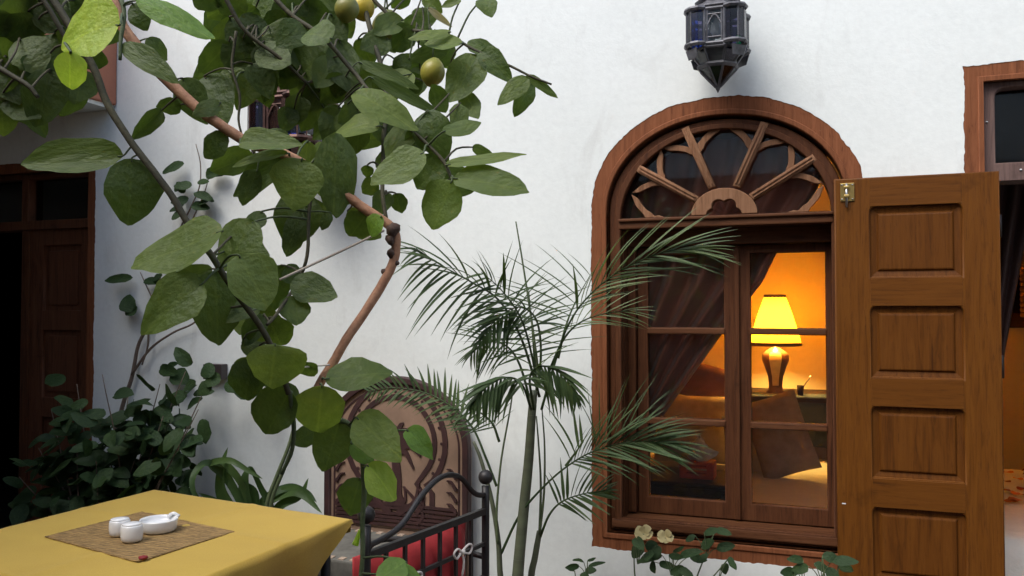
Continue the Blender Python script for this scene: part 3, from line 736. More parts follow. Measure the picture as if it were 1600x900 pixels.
# curtain and carved mirror seen through the right doorway
vs, fs = [], []
for i in range(25):
    z = 2.2-1.1*i/24; wd = .30-.22*(i/24)**.8
    for j in range(19):
        f = j/18; vs.append((.555+wd*f, .46+.018*math.sin(f*2*math.pi*4), z))
for i in range(24):
    for j in range(18): a = i*19+j; fs.append((a, a+1, a+20, a+19))
dc = mobj('doorway_curtain', vs, fs, 'dark_curtain', None, True); md = dc.modifiers.new('thickness', 'SOLIDIFY'); md.thickness = .003
tag(dc, 'dark curtain gathered at the left inside the right doorway', 'curtain')
p0 = onwall(1560, 512, RY1-.03); 
mr = thing('carved_mirror', 'dark carved mirror with a bronze strip hanging in the right doorway', 'mirror', (p0.x+.3, RY1, p0.z))
plate('frame', [rect(p0.x-.10, p0.x+.75, p0.z, 2.45), rect(p0.x+.09, p0.x+.62, p0.z+.10, 2.35)], RY1-.045, RY1-.004, 'dark_furniture_wood', mr, .006)
box('glass', p0.x+.085, p0.x+.625, RY1-.02, RY1-.012, p0.z+.095, 2.355, 'dark_room', mr, 0)
for i in range(16): lathe('bronze_boss', [(.022, -.016), (.026, 0), (.022, .016)], (p0.x+.155, RY1-.052, p0.z+.09+i*.036), 'mirror_bronze', mr, 8)
for i in range(9): lathe('green_bead', [(.008, -.014), (.020, 0), (.008, .014)], (p0.x+.055+.008*math.sin(i), RY1-.056, p0.z+.16+i*.028), 'bead_green', mr, 8)
for i in range(12): box('carved_bar', p0.x+.11, p0.x+.60, RY1-.035, RY1-.022, p0.z+.68+i*.03, p0.z+.690+i*.03, 'frame_wood_across', mr, .003)

# ------------------------------------------------------------------ painted high-back bench against the wall
BCX, BHW = -1.809, .352
bn = thing('painted_bench', 'arched high-back bench painted with maroon horseshoe arch and palm', 'bench', (BCX, -.25, 0))
BY = -.075
plate('backrest', [arch(BCX, BHW, .0, .90, .30, 30)], BY+.004, BY+.05, 'bench_tan', bn, .006)
plate('border', [arch(BCX, BHW+.006, .45, .90, .306, 30), arch(BCX, BHW-.022, .46, .90, .276, 30)], BY-.012, BY+.03, 'bench_maroon', bn, .004)
plate('border_line', [arch(BCX, BHW-.038, .53, .90, .258, 30), arch(BCX, BHW-.045, .53, .90, .251, 30)], BY, BY+.01, 'bench_maroon', bn)
def horseshoe(w0, r_):
    L = []
    L.append((BCX-w0-.03, .53)); 
    L.append((BCX-w0-.03, .70)); L.append((BCX-w0, .735))
    for i in range(25):
        a = R(222-264*i/24); L.append((BCX+r_*math.cos(a), .915+r_*math.sin(a)*(1.0 if math.sin(a) < .6 else 1.03)))
    L.append((BCX+w0, .735)); L.append((BCX+w0+.03, .70)); L.append((BCX+w0+.03, .53))
    return L
for w0, r_, th in ((.165, .258, .024), (.118, .206, .022)):
    outer = horseshoe(w0, r_); inner = horseshoe(w0-th, r_-th)
    plate('painted_arch', [outer+inner[::-1]], BY-.001, BY+.012, 'bench_maroon', bn)
for i in range(15):                                     # dashes between the two arch lines
    a = R(215-250*i/14); cx_, cz_ = BCX+.224*math.cos(a), .915+.224*math.sin(a)
    plate('painted_dash', [[(cx_+.007*math.cos(b)+.004*math.cos(a), cz_+.007*math.sin(b)) for b in [2*math.pi*j/6 for j in range(6)]]], BY, BY+.011, 'bench_maroon', bn)
STK = [0]
def stroke(name, pts, w0, w1, par=bn):
    STK[0] += 1
    P = spline([Vector((x, z, 0)) for x, z in pts], 4); n = len(P); A, B = [], []
    for i, p_ in enumerate(P):
        t = (P[min(i+1, n-1)]-P[max(i-1, 0)]).normalized(); nn = Vector((-t.y, t.x, 0)); w_ = w0+(w1-w0)*i/(n-1)
        A.append((p_.x+nn.x*w_, p_.y+nn.y*w_)); B.append((p_.x-nn.x*w_, p_.y-nn.y*w_))
    return plate(name, [A+B[::-1]], BY-.0016-.00012*STK[0], BY+.0115+.0001*STK[0], 'bench_maroon', par)
stroke('painted_trunk', [(BCX+.005, .62), (BCX+.012, .74), (BCX, .87)], .026, .018)
for a, L in ((150, .19), (30, .19), (75, .17), (105, .17), (168, .13), (140, .15), (112, .14), (88, .15), (62, .15), (35, .15), (10, .13), (200, .10), (-20, .10)):
    c_, s_ = math.cos(R(a)), math.sin(R(a))
    stroke('painted_frond', [(BCX, .87), (BCX+L*.55*c_, .87+L*.55*s_+.02), (BCX+L*c_, .87+L*s_-.035)], .019, .004)
for i in range(10):
    x = BCX-.13+.026*i
    stroke('painted_grass', [(x+random.uniform(-.01, .01), .625), (x+random.uniform(-.02, .03), .665), (x+random.uniform(-.05, .05), .72)], .010, .003)
for i in range(6):
    stroke('painted_hatch', [(BCX-.30, .545+i*.018), (BCX-.05, .548+i*.018+random.uniform(-.004, .004)), (BCX+.30, .545+i*.018)], .0065, .0055)
for s_ in (-1, 1):
    for i in range(4): stroke('painted_spray', [(BCX+s_*.30, .62+.05*i), (BCX+s_*.275, .655+.05*i), (BCX+s_*.255, .66+.05*i)], .007, .002)
    stroke('painted_bough', [(BCX+s_*.02, .60), (BCX+s_*.10, .66), (BCX+s_*.12, .74)], .014, .004)
    for i in range(3): stroke('painted_leaf', [(BCX+s_*.11, .56+.045*i), (BCX+s_*.145, .60+.045*i), (BCX+s_*.12, .625+.045*i)], .008, .002)
box('seat', BCX-BHW, BCX+BHW, -.53, BY-.012, .44, .515, 'bench_grey', bn, .008)
for i in range(13):
    x = BCX-BHW+.02+i*.053
    box('seat_inlay', x, x+.026, BY-.05, BY-.02, .514, .519, 'bench_cream', bn, .001)
    box('seat_inlay', x, x+.026, -.522, -.492, .514, .519, 'bench_cream', bn, .001)
box('front_panel', BCX-BHW+.01, BCX+BHW-.01, -.515, -.49, .04, .44, 'bench_maroon', bn, .004)
for s_ in (-1, 1): box('side_panel', BCX+s_*(BHW-.025)-.012, BCX+s_*(BHW-.025)+.012, -.489, BY-.014, .02, .438, 'bench_maroon', bn, .004)

# ------------------------------------------------------------------ table, cloth, placemat, dishes
TZ = .75
TA, TB = Vector((-2.632, -.640)), Vector((-1.612, -.790))
ex = (TB-TA).normalized(); ey = Vector((ex.y, -ex.x))             # ey points towards the camera side
ey = Vector((-.035, -1.0)).normalized()
TL, TD = (TB-TA).length, .98
def tp(s, d, z): q_ = TA+ex*s+ey*d; return Vector((q_.x, q_.y, z))
tcn = tp(TL/2, TD/2, 0)
tbl = thing('dining_table', 'square courtyard table hidden under the yellow cloth', 'table', (tcn.x, tcn.y, 0))
vs = [tp(s, d, z) for z in (TZ-.035, TZ-.004) for s, d in ((.01, .01), (TL-.01, .01), (TL-.01, TD-.01), (.01, TD-.01))]
mobj('table_top', vs, [(0, 1, 2, 3), (4, 5, 6, 7), (0, 1, 5, 4), (1, 2, 6, 5), (2, 3, 7, 6), (3, 0, 4, 7)], 'dark_furniture_wood', tbl)
for s, d in ((.06, .06), (TL-.06, .06), (.06, TD-.06), (TL-.06, TD-.06)):
    a = tp(s, d, 0); tube('leg', [a, Vector((a.x, a.y, TZ-.036))], .018, .018, 'iron', tbl, 8)
# cloth: top sheet, rounded shoulders and skirts whose hem is cut on the slant at the far right corner
bm = bmesh.new(); N = 72
def cl_pt(i, j):
    """parameters -K..N+K on both axes; outside 0..N the cloth hangs"""
    s = min(max(i, 0), N)/N*TL; d = min(max(j, 0), N)/N*TD
    oi_ = (-i if i < 0 else i-N if i > N else 0); oj = (-j if j < 0 else j-N if j > N else 0)
    o = max(oi_, oj)
    z = TZ+.004+.0014*noise.noise(Vector((s*6, d*6, 0)))+.0028*math.exp(-((s-TL*.55)/.022)**2)+.0022*math.exp(-((d-TD*.36)/.022)**2)
    if o:
        if i > N: drop = min(.30, .018+.62*d)
        elif j < 0: drop = min(.22, .05+.35*(TL-s))
        else: drop = .26
        f = o/8; fold = .016*math.sin((d if i > N or i < 0 else s)*26+1)*f+.01*noise.noise(Vector((s*5, d*5, f*2)))*f
        sh = min(f*8, 1)
        out = .008*math.sin(sh*math.pi/2)+.004*f+fold*min(1, drop*6)*.6
        z -= drop*f if f > .13 else drop*f*.6
        di = (-1 if i < 0 else 1 if i > N else 0)*(1 if oi_ else 0); dj = (-1 if j < 0 else 1 if j > N else 0)*(1 if oj else 0)
        s += di*out*oi_/o; d += dj*out*oj/o
    q_ = tp(s, d, z); return q_
idx = {}
for i in range(-8, N+9):
    for j in range(-8, N+9):
        idx[i, j] = bm.verts.new(cl_pt(i, j))
for i in range(-8, N+8):
    for j in range(-8, N+8):
        bm.faces.new((idx[i, j], idx[i+1, j], idx[i+1, j+1], idx[i, j+1]))
bmesh.ops.remove_doubles(bm, verts=bm.verts, dist=.0004)
bmesh.ops.recalc_face_normals(bm, faces=bm.faces)
tc_ = bmobj('tablecloth', bm, 'yellow_cloth', None, True)
tag(tc_, 'mustard yellow cloth covering the courtyard table', 'tablecloth')
MC = [onz(70, 838, TZ+.008), onz(215, 878, TZ+.008), onz(367, 830, TZ+.008), onz(222, 799, TZ+.008)]
def bil(a, b): return (MC[0]*(1-a)+MC[1]*a)*(1-b)+(MC[3]*(1-a)+MC[2]*a)*b
vs, fs = [], []; m = 24
for lay, dz in ((0, 0), (1, -.003)):
    for i in range(m+1):
        for j in range(m+1):
            q_ = bil(i/m, j/m); jx = .0025*noise.noise(Vector((i*1.7, j*1.7, 5))) if i in (0, m) or j in (0, m) else 0
            lift = .010*max(0, (i/m-.9)*10)*max(0, (.12-abs(j/m-.0))*8)
            vs.append((q_.x+jx, q_.y+jx*1.5, q_.z+dz+.001*noise.noise(Vector((i*.8, j*.8, 1)))+lift*.3))
K = (m+1)*(m+1)
for i in range(m):
    for j in range(m):
        a = i*(m+1)+j; fs.append((a, a+1, a+m+2, a+m+1)); fs.append((K+a, K+a+m+1, K+a+m+2, K+a+1))
for i in range(m):
    for a, b in ((i, i+1), (m*(m+1)+i, m*(m+1)+i+1), (i*(m+1), (i+1)*(m+1)), (i*(m+1)+m, (i+1)*(m+1)+m)): fs.append((a, b, K+b, K+a))
mat_ = mobj('placemat', vs, fs, 'straw', None, True)
tag(mat_, 'woven straw placemat lying askew on the yellow cloth', 'placemat')
q_ = onz(224, 873, TZ+.01)
bm = bmesh.new(); bmesh.ops.create_icosphere(bm, subdivisions=2, radius=.014)
for v in bm.verts: v.co = v.co*(1+.4*noise.noise(v.co*150)); v.co.z *= .45; v.co += q_+Vector((0, 0, .004))
bmobj('red_tassel', bm, 'petal_red', mat_, True)
def pot(u, v, r_, h, label):
    q_ = onz(u, v, TZ+.0105); T = thing('shaker', label, 'shaker', tuple(q_), 'white shakers on the placemat')
    lathe('body', [(r_*.80, 0), (r_*.95, .006), (r_, h*.35), (r_*1.0, h*.7), (r_*.97, h*.93), (r_*.90, h)], tuple(q_), 'white_ceramic', T, 24)
    lathe('lid', [(r_*.88, h), (r_*.86, h+.004), (r_*.4, h+.006), (.001, h+.0062)], tuple(q_), 'white_ceramic', T, 24)
    return T
pot(187, 836, .033, .050, 'white ceramic shaker at left, farther of the pair on the placemat')
pot(206, 845, .034, .052, 'white ceramic shaker in front, nearest the placemat corner')
q_ = onz(248, 829, TZ+.0105)
di = thing('oval_dish', 'white oval ceramic dish with a notched rim on the placemat', 'dish', tuple(q_))
vs, fs = [], []
prof = [(.82, 0), (.90, .004), (.96, .018), (1.0, .036), (.99, .040), (.93, .038), (.90, .030), (.84, .022), (.4, .020), (.01, .020)]
for r_, z in prof:
    for j in range(36):
        a = 2*math.pi*j/36; vs.append(Vector((q_.x, q_.y, q_.z+z))+RT*(.061*r_*math.cos(a))+Vector((RT.y*-1, RT.x, 0))*(.062*r_*math.sin(a)))
for i in range(len(prof)-1):
    for j in range(36): fs.append((i*36+j, i*36+(j+1) % 36, (i+1)*36+(j+1) % 36, (i+1)*36+j))
fs.append(tuple(range(35, -1, -1)))
mobj('bowl', vs, fs, 'white_ceramic', di, True)
e_ = Vector((q_.x, q_.y, q_.z))+RT*.030+Vector((-RT.y, RT.x, 0))*.048
tube('rim_rest', [e_+RT*-.018+Vector((0, 0, .036)), e_+Vector((0, 0, .046)), e_+RT*.02+Vector((0, 0, .036))], .006, .006, 'white_ceramic', di, 8)

# ------------------------------------------------------------------ wrought-iron chair
CR, CL = Vector((-1.045, -.885, 0)), Vector((-1.150, -1.468, 0))
cdv = CR-CL; cw = cdv.length; cdv.normalize(); cin = Vector((-cdv.y, cdv.x, 0))       # cin: direction of the seat (towards the table)
if cin.x > 0: cin = -cin
chr_ = thing('iron_chair', 'black wrought-iron armchair with red cushion beside the yellow table', 'chair', tuple((CR+CL)/2))
def cp(t, z, o=0): q = CL+cdv*(t*cw)+cin*o; return Vector((q.x, q.y, z))
for t in (0, 1):
    tube('back_post', [cp(t, 0), cp(t, .5), cp(t, .93)], .0135, .0135, 'iron', chr_, 8)
    bm = bmesh.new(); bmesh.ops.create_uvsphere(bm, u_segments=14, v_segments=10, radius=.024)
    bmesh.ops.translate(bm, verts=bm.verts, vec=cp(t, .958)); bmobj('finial', bm, 'iron', chr_, True)
    tube('leg', [cp(t, 0, .50), cp(t, .25, .49), cp(t, .45, .48)], .011, .011, 'iron', chr_, 8)
    tube('armrest', [cp(t, .70, 0), cp(t, .715, .2), cp(t, .70, .42), cp(t, .64, .50), cp(t, .56, .49), cp(t, .45, .47)], .010, .010, 'iron', chr_, 8)
def flat_bar(name, a, b, h, w_):
    d = (b-a).normalized(); up_ = Vector((0, 0, 1)); sdv = d.cross(up_)
    if sdv.length < .1: sdv = cin; up_ = d.cross(sdv)
    sdv = sdv.normalized()*w_/2; up_ = up_.normalized()*h/2
    vs = [p_+x for p_ in (a, b) for x in (-sdv-up_, sdv-up_, sdv+up_, -sdv+up_)]
    return mobj(name, vs, [(3, 2, 1, 0), (4, 5, 6, 7), (0, 1, 5, 4), (1, 2, 6, 5), (2, 3, 7, 6), (3, 0, 4, 7)], 'iron', chr_)
flat_bar('back_rail', cp(0, .85), cp(1, .85), .020, .016)
for z in (.745, .64, .53): flat_bar('lattice_rail', cp(0, z), cp(1, z), .012, .010)
for i in range(1, 7): flat_bar('lattice_bar', cp(i/7, .48, .001), cp(i/7, .85, .001), .012, .009)
tube('camel_back', [cp(.0, .875), cp(.12, .880), cp(.26, .90), cp(.42, .965), cp(.58, 1.0), cp(.74, .985), cp(.87, .925), cp(.95, .905), cp(1.0, .905)], .0085, .0085, 'iron', chr_, 8, 8)
vs = [cp(t, z, o) for z in (.43, .45) for t, o in ((0, 0), (1, 0), (1, .48), (0, .48))]
mobj('seat_plate', vs, [(3, 2, 1, 0), (4, 5, 6, 7), (0, 1, 5, 4), (1, 2, 6, 5), (2, 3, 7, 6), (3, 0, 4, 7)], 'iron', chr_)
rz = math.atan2(cdv.y, cdv.x)
cc = (CR+CL)/2+cin*.065
cushion('back_cushion', (cc.x, cc.y, .645), cw*.46, .055, .185, 'red_cushion', 'red back cushion tied to the iron chair with white cords', 'cushion', Matrix.Rotation(rz, 4, 'Z'), .1)
def bow(t, z, label, flop):
    b = cp(t, z, -.016); T = thing('cord_bow', label, 'cord', tuple(b), 'cords tying the red cushion')
    d = cdv; u_ = Vector((0, 0, 1))
    o_ = -cin*.006
    for nm, sx_ in (('loop', -1), ('loop', 1)):
        tube(nm, [b+o_, b+d*(sx_*.030)+u_*.016+o_*2, b+d*(sx_*.050)+u_*.006+o_*2, b+d*(sx_*.034)-u_*.012+o_*2, b+o_], .0035, .0035, 'white_cord', T, 6)
    tube('tail', [b+o_, b-u_*.03+d*.004+o_*2, b-u_*.075+d*flop+o_], .0035, .0035, 'white_cord', T, 6)
    tube('tail', [b+o_, b+u_*.010-d*.03+o_*2, b-u_*.03-d*.055+o_], .0035, .0035, 'white_cord', T, 6) if flop > .01 else None
    tube('knot', [b+o_*2-u_*.006, b+o_*2+u_*.006], .007, .007, 'white_cord', T, 8)
bow(.71, .762, 'white cord tied in a bow on the chair lattice near the tall post', .003)
bow(.27, .745, 'white cord ends knotted lower on the chair lattice behind leaves', .03)

# ------------------------------------------------------------------ leaves
_leaf_cache = {}
def leaf_mesh(kind, var, mat, n=9):
    key = (kind, var, mat)
    if key in _leaf_cache: return _leaf_cache[key]
    rg = random.Random(var*31+len(kind))
    curl = rg.uniform(-.08, .42); fold = rg.uniform(.02, .30); asym = rg.uniform(-.16, .16); bend = rg.uniform(-.09, .09); skew = rg.uniform(.44, .60)
    vs, fs = [], []
    for i in range(n+1):
        t = (1-math.cos(math.pi*i/n))/2
        if kind == 'citrus': wd = (t**skew)*((1-t)**(1.34-skew))*2.5
        elif kind == 'ovate': wd = (t**.5)*((1-t)**.70)*2.24
        elif kind == 'strap': wd = (1-t**2.2)**.9*(.55+.45*min(1, t*4))
        else: wd = (t**.8)*((1-t)**.40)*2.15
        wd = max(wd, .02)
        if i == n: wd = .012
        zc = -curl*t*t+.03*math.sin(t*5+var)
        for j in (-2, -1, 0, 1, 2):
            f = j/2; y = .5*wd*f
            wave = .028*math.sin(t*9+var*2+(1.5 if j > 0 else 0))*abs(f)*(1 if t < .97 else 0)
            x_ = t+(.012*math.sin(t*23+var*3+j) if abs(j) == 2 and 0 < i < n else 0)
            y *= 1+asym*(1 if j > 0 else -1)
            vs.append((x_, y*(1+(.05*math.sin(t*13+var+j*2) if abs(j) == 2 else 0))+bend*t*t, zc+fold*abs(y)*1.2-.10*(f*f)*wd*.5+wave))
    for i in range(n):
        for j in range(4):
            a = i*5+j; fs.append((a, a+1, a+6, a+5))
    me = bpy.data.meshes.new('leaf'); me.from_pydata(vs, [], fs); me.update()
    me.polygons.foreach_set('use_smooth', [True]*len(me.polygons)); me.materials.append(MATS[mat]); _leaf_cache[key] = me; return me
def put_leaf(kind, b, t, wd, nrm, mat, parent, var=None, name='leaf', n=9):
    ax = t-b; L = ax.length; ax.normalize()
    nn = nrm-ax*nrm.dot(ax)
    if nn.length < 1e-4: nn = ax.orthogonal()
    nn.normalize(); sd_ = nn.cross(ax)
    me = leaf_mesh(kind, random.randrange(14) if var is None else var, mat, n)
    o = bpy.data.objects.new(name, me); COL.objects.link(o)
    s3 = (L*wd)**.5
    M = Matrix(((ax.x*L, sd_.x*wd, nn.x*s3, b.x), (ax.y*L, sd_.y*wd, nn.y*s3, b.y), (ax.z*L, sd_.z*wd, nn.z*s3, b.z), (0, 0, 0, 1)))
    o.parent = parent; o.matrix_parent_inverse = world_of(parent).inverted(); o.matrix_basis = M
    return o

# ------------------------------------------------------------------ lemon tree
TRUNK = Vector((-1.62, -2.62, 0))
tree = thing('lemon_tree', 'lemon tree with broad green leaves overhanging from the left', 'tree', tuple(TRUNK))
BR = {}
def branch(key, pts, r0, r1, mat, sides=8, name='branch', pre=None, jit=.05):
    """pts: (u, v, depth)"""
    P3 = ([Vector(p_) for p_ in pre] if pre else [])+[at(*p_) for p_ in pts]
    P = spline(P3, 6)
    P = [p_+Vector((noise.noise(p_*14), noise.noise(p_*14+Vector((5, 0, 0))), noise.noise(p_*14+Vector((0, 7, 0)))))*.004 for p_ in P]
    vs, fs = tube_geo(P, lerp_list(r0, r1, len(P)), sides, jit)
    o = mobj(name, vs, fs, mat, tree, True); BR[key] = P; return o
CROWN = at(-190, -140, 1.45)
branch('trunk', [], .045, .026, 'bark_dark', 10, 'trunk', [TRUNK-Vector((0, 0, .05)), TRUNK+Vector((.02, .03, .7)), TRUNK+Vector((-.03, .06, 1.4)), TRUNK.lerp(CROWN, .75)+Vector((0, 0, .45)), CROWN])
branch('b1', [(60, -130, 1.5), (165, -40, 1.48), (190, 40, 1.46), (258, 122, 1.45), (330, 185, 1.44), (385, 220, 1.44), (440, 241, 1.44), (500, 276, 1.45), (560, 318, 1.46), (600, 345, 1.46), (617, 364, 1.46), (617, 400, 1.46), (600, 440, 1.45), (555, 510, 1.43), (520, 567, 1.42), (499, 605, 1.41), (488, 640, 1.40)], .0102, .0074, 'bark_red', 10, 'branch', [CROWN])
branch('b2', [(20, -60, 1.36), (100, 30, 1.33), (143, 104, 1.32), (180, 185, 1.31), (240, 265, 1.30), (290, 340, 1.29), (330, 398, 1.29), (370, 460, 1.29), (410, 515, 1.30), (432, 560, 1.31), (452, 615, 1.33)], .0064, .0046, 'bark_dark', 8, 'branch', [CROWN])
branch('b3', [(330, -120, 1.6), (430, 0, 1.58), (505, 58, 1.56), (548, 105, 1.55), (572, 140, 1.53), (600, 165, 1.52), (645, 205, 1.50), (690, 247, 1.48), (706, 280, 1.47)], .005, .003, 'bark_dark', 7, 'branch', [CROWN+Vector((.2, .2, .25))])
branch('b4', [(500, -90, 1.75), (590, 5, 1.72), (640, 45, 1.70), (700, 55, 1.68), (738, 76, 1.67), (790, 100, 1.66), (828, 118, 1.66), (862, 132, 1.66)], .0045, .002, 'bark_dark', 7, 'branch', [CROWN+Vector((.3, .3, .3))])
branch('b5', [(250, -120, 1.55), (345, -10, 1.55), (385, 50, 1.56), (430, 85, 1.57), (480, 130, 1.58)], .005, .003, 'bark_dark', 7, 'branch', [CROWN+Vector((.1, .1, .2))])
branch('b6', [(555, -60, 1.72), (575, 30, 1.70), (592, 90, 1.66), (605, 160, 1.60), (600, 220, 1.55), (596, 285, 1.50), (603, 345, 1.47)], .0055, .0035, 'bark_dark', 6)
branch('b7', [(-120, 40, 1.3), (-20, 95, 1.28), (40, 130, 1.27), (60, 152, 1.27)], .006, .003, 'bark_dark', 6, 'branch', [CROWN+Vector((-.05, -.05, -.1))])
branch('b8', [(492, 625, 1.41), (520, 650, 1.42), (545, 662, 1.43), (562, 700, 1.43), (568, 760, 1.43), (567, 830, 1.42), (565, 880, 1.41), (563, 930, 1.40)], .0052, .0038, 'twig_green', 7)
branch('b9', [(370, 50, 1.55), (362, 100, 1.55), (375, 150, 1.55), (373, 185, 1.55), (378, 215, 1.55)], .003, .002, 'bark_dark', 5)
branch('b10', [(455, 612, 1.34), (458, 690, 1.36), (440, 740, 1.37)], .004, .003, 'twig_green', 6)
branch('b11', [(490, 270, 1.45), (484, 330, 1.44), (480, 400, 1.42), (466, 440, 1.42), (440, 480, 1.38), (418, 508, 1.32)], .0030, .0028, 'bark_dark', 6)
branch('b12', [(20, -70, 1.3), (60, -10, 1.29), (110, 70, 1.3), (128, 120, 1.3)], .005, .003, 'bark_dark', 6, 'branch', [CROWN])
branch('b13', [(175, -30, 1.40), (193, 10, 1.38), (191, 60, 1.36), (188, 95, 1.35)], .0045, .003, 'twig_green', 6)
# knots on the kink of the brown branch
for (u, v, r_) in ((611, 374, .010), (611, 397, .009), (614, 359, .013), (601, 424, .006), (620, 410, .005)):
    bm = bmesh.new(); bmesh.ops.create_icosphere(bm, subdivisions=2, radius=r_)
    c_ = at(u, v, 1.455)
    for vv in bm.verts: vv.co = vv.co*(1+.6*noise.noise(vv.co*120+c_*50))+c_
    bmobj('bark_knot', bm, 'bark_knot', tree, True)
def proj(p_):
    q = p_-CAM; z = q.dot(FW); return 800+F*q.dot(RT)/z, 450-F*q.dot(UP)/z, z
SAMP = [(k_,)+proj(p_)+(p_,) for k_, P in BR.items() if k_ != 'trunk' for p_ in P]
MT = {'d': 'citrus_mature', 'm': 'citrus_mature', 'l': 'citrus_lit', 'y': 'citrus_young', 'Y': 'citrus_yellow', 'p': 'citrus_dry'}
def citrus(bu, bv, tu, tv, w_, tone, off=0.0, tilt=None, var=None, twig=True):
    best = min(SAMP, key=lambda s: (s[1]-bu)**2+(s[2]-bv)**2)
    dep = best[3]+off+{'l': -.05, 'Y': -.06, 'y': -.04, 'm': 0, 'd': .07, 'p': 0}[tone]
    b = at(bu, bv, dep)
    dd = tilt if tilt is not None else random.uniform(-.03, .03)
    t = at(tu, tv, dep+dd)
    cam_dir = (CAM-b).normalized()
    up_ = {'l': .75, 'Y': .8, 'y': .7, 'm': .35, 'd': -.12, 'p': .3}[tone]
    nrm = cam_dir+Vector((0, 0, up_))+Vector((random.uniform(-.25, .25), random.uniform(-.2, .2), random.uniform(-.15, .15)))
    ax = (t-b).normalized(); nn = (nrm-ax*nrm.dot(ax)).normalized()
    fac = max(.7, abs(nn.dot(cam_dir)))
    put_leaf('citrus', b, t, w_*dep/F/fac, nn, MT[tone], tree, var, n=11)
    if twig:
        q = best[4]; L = (b-q).length
        if L > .008:
            mid = b.lerp(q, .5)+Vector((0, 0, .05*L))+Vector((random.uniform(-1, 1), random.uniform(-1, 1), random.uniform(-1, 1)))*.06*L
            P = spline([q, mid, b, b+(t-b)*.06], 3)
            vs, fs = tube_geo(P, lerp_list(.0022 if L > .05 else .0016, .0013, len(P)), 5); mobj('twig', vs, fs, 'bark_dark' if tone == 'd' else 'twig_green', tree, True)
